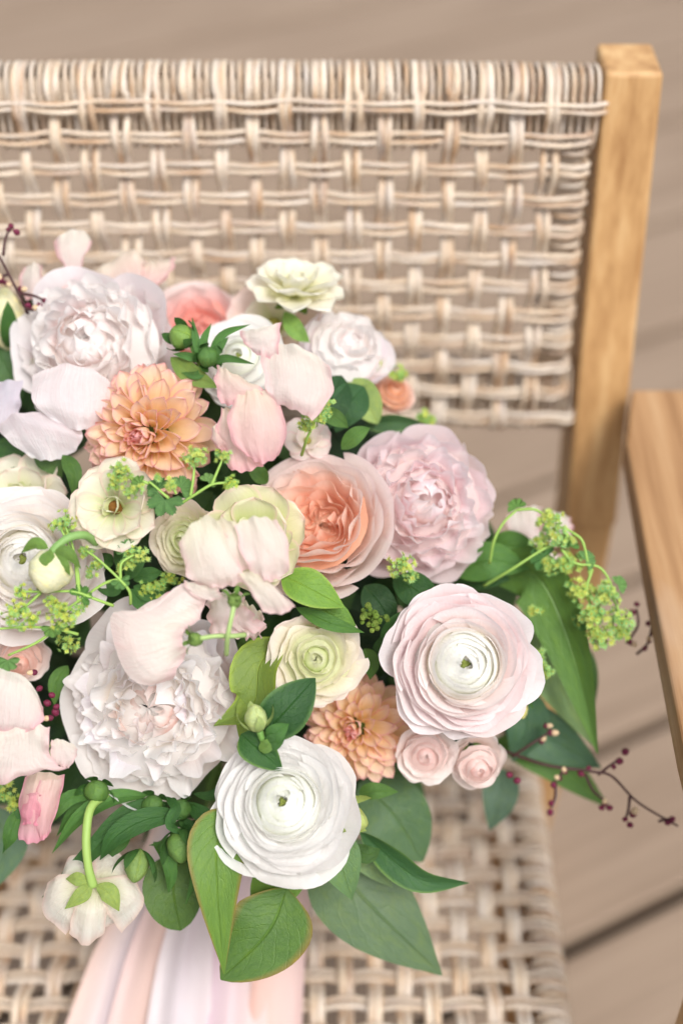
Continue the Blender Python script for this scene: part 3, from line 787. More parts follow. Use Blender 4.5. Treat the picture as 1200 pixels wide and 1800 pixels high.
def lobed_leaf(px, py, d, rpx, face, spin, col, lobes=5, span=4.2):
    m = frame(P(px, py, d), cdir(face), spin); nr, na = 6, 61
    a = np.linspace(-span / 2, span / 2, na); t = np.linspace(0.02, 1, nr)
    lb = (a / span + 0.5) * lobes
    edge = (0.72 + 0.28 * np.abs(np.sin(math.pi * lb)) ** 0.6) * (0.955 + 0.045 * np.sign(np.sin(lb * math.pi * 10)))
    R = M(rpx, d); V = []; UVv = []
    for k in t:
        rad = R * k * (1 + (edge - 1) * k ** 2)
        V.append(np.stack([rad * np.cos(a), rad * np.sin(a), R * (0.14 * k * np.cos(2 * math.pi * lb) + 0.22 * k * k)], -1))
        UVv.append(np.stack([(lb % 1), np.full(na, k)], -1))
    o = add('scalloped_leaf', mesh('scalloped_leaf', np.concatenate(V), grid_faces(na, nr), np.concatenate(UVv), np.broadcast_to(col, (na * nr, 3)), LEAF), bouquet, rel(m))
    return o

# ------------------------------------------------------------------ bouquet: the large blooms
WH = [(236, 240, 212), (246, 244, 236), (250, 248, 246)]
def lerp(a, b, t): return tuple(np.array(a) * (1 - t) + np.array(b) * t)
def white_r(t): return [lerp((236, 243, 218), (250, 249, 245), min(1, 2 * t)), lerp((245, 249, 236), (251, 251, 250), min(1, 2 * t)), lerp((251, 252, 249), (252, 252, 252), t)]
def pink_r(t):
    k = min(1, max(0, (t - 0.25) / 0.6))
    return [lerp((238, 244, 220), (251, 222, 220), k), lerp((250, 251, 245), (252, 232, 232), k), lerp((252, 252, 250), (252, 244, 245), k)]
def peach_r(t): return [lerp((240, 244, 222), (250, 236, 226), t), lerp((250, 250, 244), (251, 244, 239), t), lerp((252, 251, 249), (252, 249, 247), t)]

ranunculus('ranunculus', 'blush pink ranunculus with tight concentric petals and green eye beside the small pink roses', 812, 1166, 138, 0.865, (0.02, 0.10, 1), pink_r, 3, layers=17, H=0.44, guard=6, pname='ranunculus_petal', wav=1.7, gcols=[(244, 232, 230), (250, 240, 242), (250, 246, 250)], a_out=44)
ranunculus('ranunculus', 'pure white ranunculus at the lower edge above the green leaves', 502, 1418, 132, 0.858, (-0.05, 0.36, 1), white_r, 5, layers=15, H=0.56, guard=4, pname='ranunculus_petal', a_out=60, wav=1.7)
ranunculus('ranunculus', 'creamy white ranunculus behind the drooping cream bud and yellow-green sprays', 52, 988, 140, 0.880, (-0.05, 0.15, 1), peach_r, 8, layers=15, H=0.42, guard=5, pname='ranunculus_petal', a_out=42, wav=1.7)
ranunculus('small_ranunculus', 'half hidden white ranunculus behind the pink sweet pea', 424, 634, 86, 0.94, (-0.1, 0.2, 1), white_r, 9, layers=6, guard=4, pname='ranunculus_petal')

def peo_white(t, rs):
    p = rs.random() < 0.25; q = rs.random() < 0.15
    a = [(251, 243, 230), (252, 250, 247), (252, 252, 252)]
    if p: a = [(246, 228, 222), (249, 240, 239), (251, 248, 249)]
    if q: a = [(243, 235, 243), (248, 243, 250), (250, 249, 252)]
    if t < 0.10 or (t < 0.3 and rs.random() < 0.3): a = [(246, 214, 204), (250, 234, 228), (252, 244, 240)]
    return a
def peo_lilac(t, rs):
    return [(250, 230, 226), (252, 243, 242), (252, 250, 249)] if rs.random() < 0.3 else [(250, 241, 235), (252, 248, 246), (252, 251, 250)]
def peo_pink(t, rs):
    r = rs.random()
    if r < 0.35: return [(246, 214, 216), (250, 231, 234), (252, 244, 246)]
    if r < 0.6: return [(248, 226, 214), (249, 234, 232), (251, 243, 243)]
    return [(248, 224, 226), (251, 238, 241), (252, 247, 249)]
peony('peony', 'large white ruffled peony with frayed petals and pinkish heart under the blush sweet pea', 272, 1238, 172, 0.888, (-0.03, 0.04, 1), 21, peo_white, frill=0.048, layers=9, H=0.50, n0=4, n1=12, guards=6, jag=0.07, pname='peony_petal', a_in=105, a_out=48, loose=40, zj=0.13)
peony('peony', 'pale pink double peony next to the coral rose', 740, 886, 138, 0.935, (0.16, 0.10, 1), 22, peo_pink, frill=0.036, layers=9, H=0.55, n0=4, n1=12, guards=7, jag=0.035, pname='peony_petal', gcol=[(246, 218, 220), (249, 230, 234), (250, 238, 242)], a_in=128, a_out=80, loose=26)
peony('peony', 'white peony with lilac tint and broad cupped outer petals beside the peach dahlia', 162, 608, 148, 0.945, (-0.14, 0.10, 1), 23, peo_lilac, frill=0.040, layers=9, H=0.60, n0=4, n1=12, guards=6, jag=0.05, pname='peony_petal', gcol=[(247, 236, 238), (249, 243, 247), (251, 248, 251)], a_in=118, a_out=74, loose=30)
peony('small_peony', 'small lilac white bloom behind the pink sweet pea below the cream flower', 612, 612, 82, 0.965, (0.35, 0.45, 0.8), 24, peo_lilac, frill=0.03, layers=5, H=0.5, n0=3, n1=8, guards=5, jag=0.03, pname='peony_petal', gcol=[(243, 230, 240), (247, 238, 246), (250, 246, 251)], a_in=110, a_out=84, gup=84)

CI = [(250, 184, 148), (252, 202, 172), (253, 218, 198)]; CO = [(253, 230, 214), (253, 238, 230), (253, 244, 240)]
rose('garden_rose', 'cupped garden rose with coral folded heart and pale pink outer petals', 548, 900, 150, 0.885, (-0.20, 0.32, 1), 31, CI, CO, (251, 238, 236), layers=9, depth=0.42, pname='rose_petal', rim_curl=20)
rose('garden_rose', 'blurred coral pink rose behind the spiky green bud', 345, 556, 108, 0.980, (0.0, 0.42, 1), 32, [(248, 164, 150), (250, 186, 172), (251, 206, 198)], [(250, 214, 206), (250, 224, 221), (251, 234, 232)], (251, 240, 238), layers=6, depth=0.22, pname='rose_petal')
def bud_r(a, b): return lambda t: [lerp(a[0], b[0], t), lerp(a[1], b[1], t), lerp(a[2], b[2], t)]
PKI = [(249, 214, 208), (251, 224, 219), (252, 234, 230)]; PKO = [(251, 234, 226), (252, 241, 236), (252, 245, 242)]
ranunculus('spray_rose', 'small pale pink spray rose touching the peach dahlia', 748, 1328, 54, 0.915, (-0.05, -0.15, 1), bud_r(PKI, PKO), 33, layers=4, H=0.34, guard=5, eye=False, wav=3.0, a_in=120, a_out=50, pname='rose_petal', nmax=4)
ranunculus('spray_rose', 'small closed blush spray rose under the big pink ranunculus', 838, 1340, 52, 0.920, (0.10, -0.35, 1), bud_r(PKI, PKO), 34, layers=4, H=0.70, wav=3.0, guard=5, eye=False, a_in=128, a_out=92, pname='rose_petal', nmax=4, p=2.6)
ranunculus('spray_rose', 'small peach pink spray rose below the creamy ranunculus', 38, 1158, 50, 0.905, (0.1, -0.4, 1), bud_r([(240, 184, 166), (247, 204, 188), (249, 216, 204)], PKO), 35, layers=4, H=0.6, wav=3.0, guard=5, eye=False, a_in=128, a_out=86, pname='rose_petal', nmax=4)
ranunculus('spray_rose', 'blurred peach spray rose behind the bouquet near the wicker', 692, 690, 42, 1.0, (0.3, 0.5, 0.8), bud_r([(234, 160, 110), (243, 184, 144), (246, 202, 176)], [(240, 190, 164), (246, 208, 188), (249, 222, 210)]), 36, layers=4, H=0.4, guard=4, eye=False, pname='rose_petal', nmax=4)

dahlia('dahlia', 'peach dahlia with pointed lavender tipped petals below the white peony', 264, 762, 126, 0.910, (-0.26, -0.12, 1), 41, n=128, pname='dahlia_petal')
dahlia('dahlia', 'smaller peach dahlia wedged between the two round ranunculus', 628, 1278, 104, 0.935, (-0.22, -0.02, 1), 42, n=105, pname='dahlia_petal')

CR = [(214, 224, 150), (240, 240, 214), (248, 244, 230)]; CRM = (246, 226, 214)
GR = [(178, 204, 112), (222, 230, 172), (240, 240, 212)]; GRM = (240, 222, 206)
open_bloom('cream_flower', 'open cream flower with brown centre over the peach dahlia', 204, 892, 84, 0.855, (-0.16, 0.22, 1), 51,
           [(7, 1.0, 0.46, 80, 12, CR, CRM), (6, 0.86, 0.42, 66, 16, CR, CRM), (4, 0.46, 0.24, 34, 34, GR, None)], lin((150, 104, 50)), pname='cream_petal')
open_bloom('cream_flower', 'pale green and cream double flower behind the folded cream sweet pea', 446, 948, 98, 0.872, (0.0, 0.15, 1), 52,
           [(7, 1.0, 0.46, 78, 14, GR, CRM), (6, 0.82, 0.42, 60, 24, GR, CRM), (5, 0.60, 0.32, 40, 30, GR, None), (4, 0.36, 0.2, 20, 40, GR, None)], lin((170, 186, 100)), pname='cream_petal')
GRR = [(196, 216, 136), (226, 233, 182), (240, 241, 214)]; CRR = [(236, 234, 196), (247, 243, 224), (250, 242, 232)]
ranunculus('cream_flower', 'small greenish rosette tucked against the cream sweet pea', 322, 950, 68, 0.885, (-0.35, 0.0, 1), bud_r(GRR, [(226, 230, 180), (240, 240, 210), (248, 238, 224)]), 53, layers=6, H=0.16, guard=5, eye=False, a_in=112, a_out=42, wav=2.6, pname='cream_petal', t_in=0.2, p=1.4)
ranunculus('cream_flower', 'cream rosette with soft green heart above the peach dahlia', 556, 1158, 86, 0.875, (0.08, 0.10, 1), bud_r(GRR, CRR), 54, layers=6, H=0.16, guard=6, eye=False, a_in=112, a_out=42, wav=3.2, pname='cream_petal', t_in=0.2, p=1.4, gcols=[(240, 236, 204), (249, 243, 230), (251, 240, 234)])
CY = [(236, 238, 186), (250, 249, 228), (252, 251, 240)]
open_bloom('cream_flower', 'pale yellow double flower standing up before the wicker back', 520, 510, 88, 0.965, (0.10, 0.85, 0.62), 55,
           [(8, 1.0, 0.36, 84, 8, CY, None), (7, 0.86, 0.34, 66, 10, CY, None), (6, 0.66, 0.28, 44, 14, CY, None), (5, 0.44, 0.2, 24, 14, CY, None)], lin((190, 190, 100)), pname='cream_petal')
open_bloom('cream_flower', 'blush cream flower below the pale yellow flower', 482, 572, 84, 0.985, (-0.05, 0.35, 0.9), 56,
           [(6, 1.0, 0.46, 80, 10, [(236, 214, 190), (246, 226, 214), (248, 230, 224)], None), (5, 0.7, 0.36, 56, 20, CR, None)], lin((190, 190, 100)), pname='cream_petal')
open_bloom('cream_flower', 'cream flower at the bouquet edge peeking from behind the creamy ranunculus', 40, 880, 84, 0.925, (-0.1, 0.5, 1), 57,
           [(6, 1.0, 0.46, 78, 14, CR, CRM), (6, 0.8, 0.42, 58, 24, CR, CRM), (4, 0.5, 0.3, 34, 30, GR, None)], lin((180, 190, 100)), pname='cream_petal')
bud('cream_bud', 12, 560, 0.975, (0.0, 1, 0.3), 110, 34, lin((244, 246, 226)), sep=4, label='blurred cream bud beside the dark twig')

# cream flower hanging head down, seen from behind
def petal_group(name, label, ctr, d, parts, pname='petal'):
    org = P(ctr[0], ctr[1], d); root = None
    for rows, cols, marg, ruf, dd in parts:
        me = patch_mesh(name if root is None else pname, rows, d + dd, cols, marg, ruf=ruf * 1.7, org=org)
        if root is None:
            root = add(name, me, bouquet, loc=org - B0); root['label'] = label
        else: add(pname, me, root)
    return root
CB = [(236, 240, 196), (251, 250, 236), (252, 250, 244)]
petal_group('nodding_flower', 'cream flower hanging upside down on a curved green stem', (165, 1575), 0.875, [
    ([[(152, 1560, 6), (164, 1556, 12), (178, 1560, 6)], [(130, 1598, 26), (158, 1604, 52), (188, 1598, 26)], [(122, 1640, 0), (150, 1662, 22), (184, 1640, 0)]], CB, CRM, 0.8, 0),
    ([[(160, 1546, 4), (156, 1561, 8), (162, 1574, 4)], [(110, 1536, -4), (104, 1578, 22), (136, 1612, 6)], [(84, 1552, -34), (76, 1602, -16), (116, 1644, -24)]], CB, CRM, 0.6, 0.001),
    ([[(168, 1546, 4), (174, 1562, 8), (168, 1574, 4)], [(216, 1538, -4), (224, 1574, 22), (192, 1610, 6)], [(238, 1544, -34), (252, 1590, -16), (214, 1640, -24)]], CB, CRM, 0.6, 0.0012),
    ([[(152, 1560, -4), (160, 1552, -2), (172, 1552, -4)], [(108, 1546, -16), (132, 1522, -8), (166, 1530, -16)], [(104, 1556, -50), (122, 1506, -40), (166, 1506, -50)]], CB, CRM, 0.6, 0.004),
    ([[(160, 1552, -4), (168, 1552, -2), (176, 1562, -4)], [(166, 1526, -16), (198, 1522, -8), (224, 1548, -16)], [(162, 1500, -50), (208, 1496, -40), (240, 1552, -50)]], CB, CRM, 0.6, 0.005),
    ([[(150, 1580, -10), (165, 1580, -10), (180, 1580, -10)], [(126, 1604, -20), (165, 1608, -14), (202, 1602, -20)], [(122, 1626, -40), (165, 1634, -34), (208, 1622, -40)]], CB, CRM, 0.6, 0.012)], 'cream_petal')
for pts, w in (([(163, 1556, 14), (145, 1572, 26), (114, 1598, 20)], 14), ([(168, 1556, 14), (192, 1570, 26), (210, 1602, 18)], 17), ([(160, 1552, 12), (135, 1545, 14), (116, 1545, 0)], 12)):
    leaf(pts, 0.872, w, lin((150, 178, 106)), fold=-0.3, name='sepal', wm=0.5, nu=7, nv=11)
tube_part('stem', [(188, 1395, -40), (160, 1420, -4), (152, 1470, 14), (155, 1520, 18), (164, 1558, 10)], [8, 8, 8, 7.5, 9], 0.872, lin((150, 178, 96)))

# cream bud drooping over the creamy ranunculus
bud('drooping_bud', 88, 1005, 0.832, (-0.15, -0.8, 0.25), 78, 40, lin((246, 250, 236)), sep=0, label='cream green bud drooping on a hooked stem over the creamy ranunculus', tipc=lin((250, 252, 246)))
for pts, w in (([(90, 966, 22), (84, 985, 36), (82, 1000, 34)], 15), ([(95, 966, 18), (120, 972, 26), (143, 1000, 6)], 11), ([(92, 968, 16), (112, 990, 28), (124, 1012, 16)], 9), ([(86, 964, 14), (62, 955, 18), (38, 972, 0)], 11)):
    leaf(pts, 0.832, w, lin((112, 152, 80)), fold=-0.35, name='sepal', wm=0.45, nu=7, nv=11)
tube_part('stem', [(170, 955, -50), (150, 941, -10), (124, 944, 6), (104, 957, 12), (92, 970, 12)], [7, 7.5, 8, 7.5, 8], 0.832, lin((128, 164, 96)))

# ------------------------------------------------------------------ sweet peas
PK = [(251, 244, 226), (250, 226, 220), (249, 212, 212)]; PKE = (249, 198, 206)
PL = [(252, 249, 238), (251, 241, 236), (252, 235, 233)]; PLE = (251, 222, 223)
BL = [(252, 249, 238), (252, 245, 238), (252, 239, 235)]
CRS = [(250, 247, 226), (251, 245, 236), (251, 238, 234)]
petal_group('sweet_pea', 'pink sweet pea with wide folded petals rising above the coral rose', (470, 690), 0.838, [
    ([[(457, 612, -6), (490, 604, 10), (535, 614, 6), (577, 642, -24)], [(461, 645, 4), (497, 642, 22), (542, 652, 20), (586, 672, -14)], [(468, 682, 8), (502, 685, 22), (538, 694, 18), (578, 704, -6)], [(478, 706, 2), (505, 716, 8), (530, 726, 8), (549, 738, 10)]], PL, PLE, 2, 0),
    ([[(421, 583, 14), (455, 577, 22), (494, 566, 2)], [(428, 602, 8), (460, 600, 26), (491, 600, 10)], [(446, 620, 0), (466, 628, 8), (488, 632, 4)]], PL, PKE, 1, 0),
    ([[(382, 641, -12), (406, 652, 6), (464, 684, 4)], [(378, 672, 0), (412, 682, 18), (462, 694, 8)], [(388, 710, 4), (416, 714, 10), (458, 704, 4)]], PK, PKE, 2, 0.002),
    ([[(414, 699, 16), (440, 686, 14), (472, 686, 6)], [(401, 730, 20), (445, 724, 34), (497, 722, 8)], [(406, 768, 14), (450, 768, 34), (502, 774, 4)], [(432, 802, 0), (459, 815, 10), (488, 802, -6)]], PK, PKE, 2, 0),
    ([[(390, 716, -8), (410, 716, -8), (440, 712, -8)], [(380, 765, -10), (415, 768, -4), (450, 772, -8)], [(400, 824, -20), (428, 830, -14), (462, 818, -20)]], PK, PKE, 2, 0.006),
    ([[(372, 752, -16), (382, 745, -14), (395, 740, -12)], [(372, 772, -16), (384, 776, -10), (398, 776, -12)], [(385, 790, -20), (395, 792, -16), (405, 790, -18)]], PK, PKE, 1, 0.006)])
petal_group('sweet_pea', 'blush sweet pea seen from behind draped on the white ruffled peony', (290, 1120), 0.822, [
    ([[(364, 1024, -26), (314, 1028, -10), (263, 1072, 4), (197, 1078, -18), (202, 1135, -6), (224, 1184, -14), (262, 1206, -10), (304, 1194, -24)],
      [(362, 1050, -8), (326, 1060, 10), (288, 1086, 26), (252, 1106, 22), (254, 1136, 24), (268, 1162, 20), (286, 1180, 14), (314, 1172, -6)],
      [(352, 1090, 4), (341, 1095, 8), (330, 1103, 12), (322, 1112, 12), (320, 1122, 12), (322, 1132, 10), (326, 1138, 8), (332, 1142, 4)]], BL[::-1], PLE, 1.5, 0),
    ([[(300, 1040, -30), (262, 1060, -20), (214, 1092, -34), (206, 1140, -30)], [(312, 1074, -16), (280, 1090, -6), (250, 1110, -14), (244, 1140, -14)], [(330, 1104, 0), (322, 1108, 0), (318, 1114, 0), (318, 1122, 0)]], BL[::-1], PKE, 1.5, 0.006),
    ([[(196, 1100, -30), (204, 1120, -26), (206, 1146, -30)], [(240, 1105, -16), (244, 1122, -12), (246, 1140, -16)], [(318, 1112, 0), (318, 1118, 0), (318, 1126, 0)]], PK[::-1], PKE, 1, 0.004)])
calyx(343, 1124, 0.818, (-0.9, 0.15, 0.35), 14)
tube_part('stem', [(352, 1122, 6), (380, 1118, 4), (410, 1118, -10), (430, 1116, -40)], [4.5, 4, 4.5, 5], 0.818, lin((166, 190, 124)))
petal_group('sweet_pea', 'cream and blush sweet pea folded over the pale green double flower', (410, 990), 0.812, [
    ([[(313, 956, -14), (340, 918, 0), (372, 908, -4), (398, 938, -10)], [(322, 985, 8), (352, 960, 24), (385, 948, 18), (408, 966, 0)], [(330, 1016, 2), (370, 1005, 22), (402, 995, 18), (424, 994, 6)], [(362, 1032, -6), (385, 1034, 8), (408, 1030, 8), (430, 1022, 2)]], CRS, PLE, 2, 0),
    ([[(414, 922, 0), (450, 908, 4), (488, 914, -10)], [(420, 956, 16), (462, 948, 30), (508, 962, -4)], [(436, 995, 14), (468, 990, 24), (506, 1004, -4)], [(448, 1014, 4), (470, 1022, 6), (494, 1016, -6)]], PL, PLE, 2, 0),
    ([[(416, 1010, 4), (436, 1004, 12), (458, 1012, 6)], [(440, 1040, 6), (468, 1036, 18), (490, 1036, 8)], [(462, 1076, -4), (496, 1080, 4), (520, 1066, 0)]], CRS, PLE, 1, 0),
    ([[(352, 930, -10), (392, 912, -4), (430, 926, -10)], [(362, 965, 0), (402, 952, 14), (444, 960, 0)], [(384, 1004, -4), (412, 1006, 6), (446, 1000, -4)]], CRS, PLE, 2, 0.004),
    ([[(322, 1020, -10), (350, 1028, -6), (385, 1034, -4)], [(330, 1038, -10), (356, 1044, -4), (388, 1042, 0)], [(352, 1054, -14), (372, 1056, -10), (395, 1050, -6)]], BL, PLE, 1, 0.004)])
calyx(412, 1056, 0.812, (0.05, 0.9, 0.4), 14)
tube_part('stem', [(411, 1066, 4), (406, 1090, 6), (400, 1120, -4), (398, 1150, -50)], [4.5, 4, 4.5, 5], 0.812, lin((166, 190, 124)))
petal_group('sweet_pea', 'ruffled blush sweet pea petals showing beneath the cream sweet pea', (415, 1085), 0.855, [
    ([[(362, 1060, -10), (386, 1040, 0), (420, 1040, -6)], [(366, 1090, 4), (400, 1080, 16), (440, 1076, 0)], [(372, 1118, -6), (410, 1122, 6), (466, 1100, -10)]], PL, PLE, 4, 0),
    ([[(420, 1052, -8), (440, 1062, 0), (462, 1080, -8)], [(414, 1080, 4), (436, 1092, 10), (466, 1098, -4)], [(410, 1112, 0), (432, 1124, 4), (456, 1122, -8)]], CRS, PLE, 4, 0.002)])
petal_group('sweet_pea', 'pale pink sweet pea at the bouquet side beside the white ruffled peony', (20, 1270), 0.838, [
    ([[(-70, 1160, -30), (0, 1172, -4), (48, 1194, 0), (78, 1240, -16)], [(-70, 1210, -10), (-5, 1210, 16), (45, 1226, 22), (80, 1258, -4)], [(-70, 1260, -6), (-5, 1255, 20), (40, 1262, 22), (68, 1274, 4)], [(-70, 1292, -14), (-5, 1290, 6), (26, 1292, 8), (55, 1284, 2)]], PL, PKE, 2, 0),
    ([[(-60, 1290, -4), (10, 1284, 6), (56, 1272, 6), (92, 1276, -10)], [(-60, 1320, 0), (10, 1312, 16), (52, 1306, 16), (88, 1318, 0)], [(-60, 1350, -4), (10, 1342, 10), (52, 1338, 10), (96, 1340, 0)], [(-60, 1392, -16), (2, 1378, -4), (56, 1360, -2), (118, 1350, -16)]], BL, PLE, 2.5, 0),
    ([[(92, 1300, -10), (112, 1300, -6), (138, 1316, -16)], [(90, 1320, -6), (112, 1322, 2), (134, 1332, -10)], [(96, 1345, -10), (112, 1348, -6), (122, 1350, -14)]], PL, PLE, 1, 0.004)])
petal_group('sweet_pea_bud', 'drooping rolled pink sweet pea bud over the dark narrow leaves', (72, 1415), 0.868, [
    ([[(44, 1366, -4), (74, 1358, 8), (114, 1364, -12)], [(34, 1400, -6), (64, 1398, 22), (108, 1396, -6)], [(33, 1440, -6), (62, 1442, 22), (96, 1436, -4)], [(34, 1474, -6), (62, 1482, 8), (88, 1466, -6)]], [(248, 232, 214), (248, 206, 206), (247, 196, 206)], (246, 178, 196), 1.5, 0),
    ([[(70, 1372, 20), (92, 1370, 20), (112, 1368, 0)], [(60, 1402, 24), (84, 1410, 30), (106, 1402, 4)], [(62, 1440, 24), (78, 1450, 26), (94, 1444, 6)], [(68, 1476, 12), (76, 1478, 14), (88, 1464, 4)]], [(248, 230, 220), (249, 214, 212), (248, 206, 212)], (246, 184, 198), 1, 0),
    ([[(42, 1398, 12), (60, 1392, 26), (76, 1398, 22)], [(38, 1424, 12), (56, 1420, 30), (74, 1424, 26)], [(40, 1452, 8), (54, 1448, 24), (70, 1452, 22)]], [(246, 196, 204), (246, 186, 198), (245, 178, 196)], (243, 168, 188), 1, 0)])
petal_group('sweet_pea', 'pale pink sweet pea with spoon shaped petal standing above the white peony', (125, 460), 0.965, [
    ([[(96, 424, 0), (122, 404, 4), (150, 408, 0), (162, 426, -8)], [(98, 444, 6), (122, 438, 16), (142, 438, 10), (156, 440, 0)], [(110, 462, 2), (124, 464, 8), (138, 462, 6), (146, 458, 0)], [(122, 488, 0), (130, 490, 4), (137, 488, 2), (142, 484, 0)]], PL, PKE, 1, 0),
    ([[(44, 470, -10), (60, 462, 0), (74, 468, 0)], [(34, 498, 0), (56, 496, 12), (76, 494, 6)], [(46, 528, -4), (60, 524, 4), (76, 514, 0)]], PL, PKE, 1, 0),
    ([[(66, 462, 4), (78, 488, 8), (100, 502, 8), (136, 480, 2)], [(70, 474, 8), (80, 498, 14), (102, 508, 14), (138, 490, 4)], [(74, 490, 2), (84, 508, 6), (104, 516, 6), (138, 500, 0)]], PK, PKE, 1, 0)])
petal_group('sweet_pea', 'rosy sweet pea half hidden behind the white peony', (235, 485), 0.985, [
    ([[(152, 496, -10), (192, 458, 0), (232, 438, -4), (262, 462, -10)], [(160, 508, 4), (200, 484, 16), (236, 470, 14), (262, 482, 0)], [(180, 524, 0), (212, 510, 10), (242, 502, 10), (262, 502, 0)], [(205, 545, -8), (225, 538, 0), (245, 532, 0), (262, 525, -6)]], PK, PKE, 2, 0),
    ([[(248, 466, 0), (275, 458, 4), (308, 452, -10)], [(246, 490, 4), (272, 488, 12), (302, 476, -6)], [(246, 518, -4), (264, 512, 4), (284, 498, -6)]], PK, PKE, 2, -0.002)])
petal_group('sweet_pea', 'blurred pale sweet pea behind the green tufts near the chair post', (945, 945), 1.0, [
    ([[(888, 905, -6), (915, 892, 4), (950, 890, -4)], [(892, 940, 6), (922, 930, 16), (952, 924, 6)], [(905, 975, 0), (930, 968, 6), (955, 960, 0)]], PL, PLE, 2, 0),
    ([[(950, 905, 0), (980, 900, 4), (1006, 912, -8)], [(952, 930, 6), (980, 930, 12), (1006, 934, -4)], [(958, 960, 0), (978, 960, 4), (998, 955, -6)]], PL, PKE, 2, 0),
    ([[(925, 970, 0), (955, 965, 4), (985, 975, -6)], [(930, 1000, 4), (960, 998, 10), (990, 1000, -4)], [(945, 1030, 0), (965, 1032, 4), (985, 1025, -6)]], PL, PKE, 2, 0.005)])
# broad cupped outer petals of the white peony
petal_group('peony_guard_petal', 'broad smooth outer petals of the white peony curling at its lower side', (100, 720), 0.905, [
    ([[(60, 660, -6), (110, 640, 14), (165, 650, 6), (196, 672, -20)], [(56, 690, 10), (105, 680, 34), (155, 688, 26), (192, 706, -4)], [(70, 720, 10), (110, 722, 30), (152, 728, 24), (182, 735, 0)], [(104, 744, -10), (128, 755, 2), (150, 756, 0), (172, 752, -12)]], [(248, 240, 240), (250, 246, 248), (251, 249, 251)], None, 1.5, 0),
    ([[(-8, 752, -30), (22, 728, 0), (70, 726, 10), (140, 742, -20)], [(8, 768, -10), (45, 752, 18), (90, 752, 22), (146, 768, -6)], [(30, 788, -6), (62, 780, 12), (98, 780, 12), (136, 788, -6)], [(58, 806, -16), (84, 810, -6), (104, 808, -6), (122, 800, -14)]], [(246, 236, 240), (249, 243, 246), (250, 247, 250)], None, 1.5, 0.004),
    ([[(-60, 680, -10), (-10, 670, 0), (40, 668, -10)], [(-60, 720, 0), (-10, 712, 16), (36, 706, 0)], [(-60, 760, -8), (-15, 756, 0), (30, 735, -10)]], [(232, 228, 240), (238, 234, 246), (244, 240, 250)], None, 1.5, 0.02)], 'peony_guard_petal')

# ------------------------------------------------------------------ leaves
LG, MG, DG, TG, YG = lin((102, 142, 68)), lin((72, 110, 60)), lin((42, 78, 48)), lin((96, 126, 98)), lin((132, 160, 74))
RE = lin((138, 124, 70))
leaf([(418, 1425, -20), (384, 1475, 0), (382, 1560, 10), (394, 1712, -10)], 0.862, 52, LG, RE, fold=0.22, wm=0.38, wave=0.10, label='large light green pointed leaf hanging below the white ranunculus')
leaf([(505, 1562, -10), (470, 1640, 6), (388, 1722, 0)], 0.880, 72, lin((88, 128, 64)), RE, fold=0.15, wm=0.40, acu=0.75, wave=0.10)
leaf([(320, 1500, -20), (305, 1560, 0), (318, 1636, -10)], 0.905, 54, lin((84, 120, 62)), None, fold=0.15, wm=0.5, acu=0.6)
leaf([(545, 1500, -20), (492, 1545, 0), (445, 1596, -10)], 0.900, 42, lin((116, 160, 76)), None, fold=0.2, wm=0.5, acu=0.7)
leaf([(560, 1478, -30), (640, 1580, 0), (776, 1714, -10)], 0.945, 84, TG, None, fold=0.16, wm=0.42, wave=0.05, roll=10)
leaf([(585, 1455, -10), (597, 1510, 8), (618, 1582, -6)], 0.868, 38, lin((98, 134, 96)), None, fold=0.22, wm=0.45)
leaf([(632, 1462, -30), (690, 1512, 0), (745, 1548, 14), (824, 1552, -10)], 0.905, 26, lin((60, 104, 66)), lin((110, 150, 90)), fold=0.5, wm=0.4, roll=-20)
leaf([(630, 1375, -30), (690, 1430, 0), (742, 1515, -20)], 0.965, 62, lin((88, 122, 94)), None, fold=0.2, wm=0.5, acu=0.8)
leaf([(618, 1488, 0), (645, 1502, 10), (668, 1492, 0)], 0.885, 16, MG, None, fold=0.4)
leaf([(622, 1500, -20), (650, 1520, 0), (690, 1560, -10)], 0.93, 20, lin((128, 160, 124)), None)
leaf([(850, 1010, -60), (940, 1010, -10), (1000, 1130, 10), (1050, 1325, -10)], 0.955, 58, lin((98, 142, 76)), None, fold=0.30, roll=-28, wm=0.40, wave=0.05, label='long bright green leaf arching past the pink ranunculus')
leaf([(930, 1090, -20), (965, 1170, 0), (1040, 1310, -20)], 0.99, 46, lin((124, 158, 116)), None, fold=0.2, wm=0.4)
leaf([(985, 1120, -20), (1020, 1170, 0), (1044, 1244, -10)], 1.01, 28, MG, None)
leaf([(880, 1258, -30), (950, 1290, 0), (1056, 1350, -20)], 1.0, 46, lin((78, 116, 96)), None, wm=0.45)
leaf([(870, 1300, -30), (960, 1330, 0), (1070, 1420, -20)], 1.02, 36, lin((96, 140, 76)), None, wm=0.45)
leaf([(880, 1350, -30), (878, 1400, 0), (860, 1460, -10)], 1.01, 32, lin((92, 122, 112)), None, wm=0.4)
leaf([(900, 1210, -20), (925, 1270, 0), (900, 1340, -10)], 0.99, 40, lin((70, 108, 88)), None)
leaf([(494, 1122, -30), (456, 1170, 4), (444, 1240, 10), (376, 1276, 10)], 0.880, 44, lin((126, 156, 78)), lin((150, 180, 70)), fold=0.5, roll=-22, wm=0.40, label='curled light green leaf between white peony and cream rosette')
leaf([(446, 1206, -30), (440, 1260, 0), (428, 1318, -6)], 0.875, 26, YG, None, fold=0.4)
leaf([(455, 1300, -10), (500, 1252, 8), (554, 1192, -4)], 0.845, 42, lin((48, 92, 52)), lin((92, 132, 84)), fold=0.22, wm=0.5, acu=0.8, wave=0.12, label='glossy dark green leaf beside the round green bud')
leaf([(424, 1290, -10), (455, 1318, 8), (498, 1356, -4)], 0.848, 30, lin((54, 100, 52)), lin((110, 150, 84)), fold=0.35, wm=0.4)
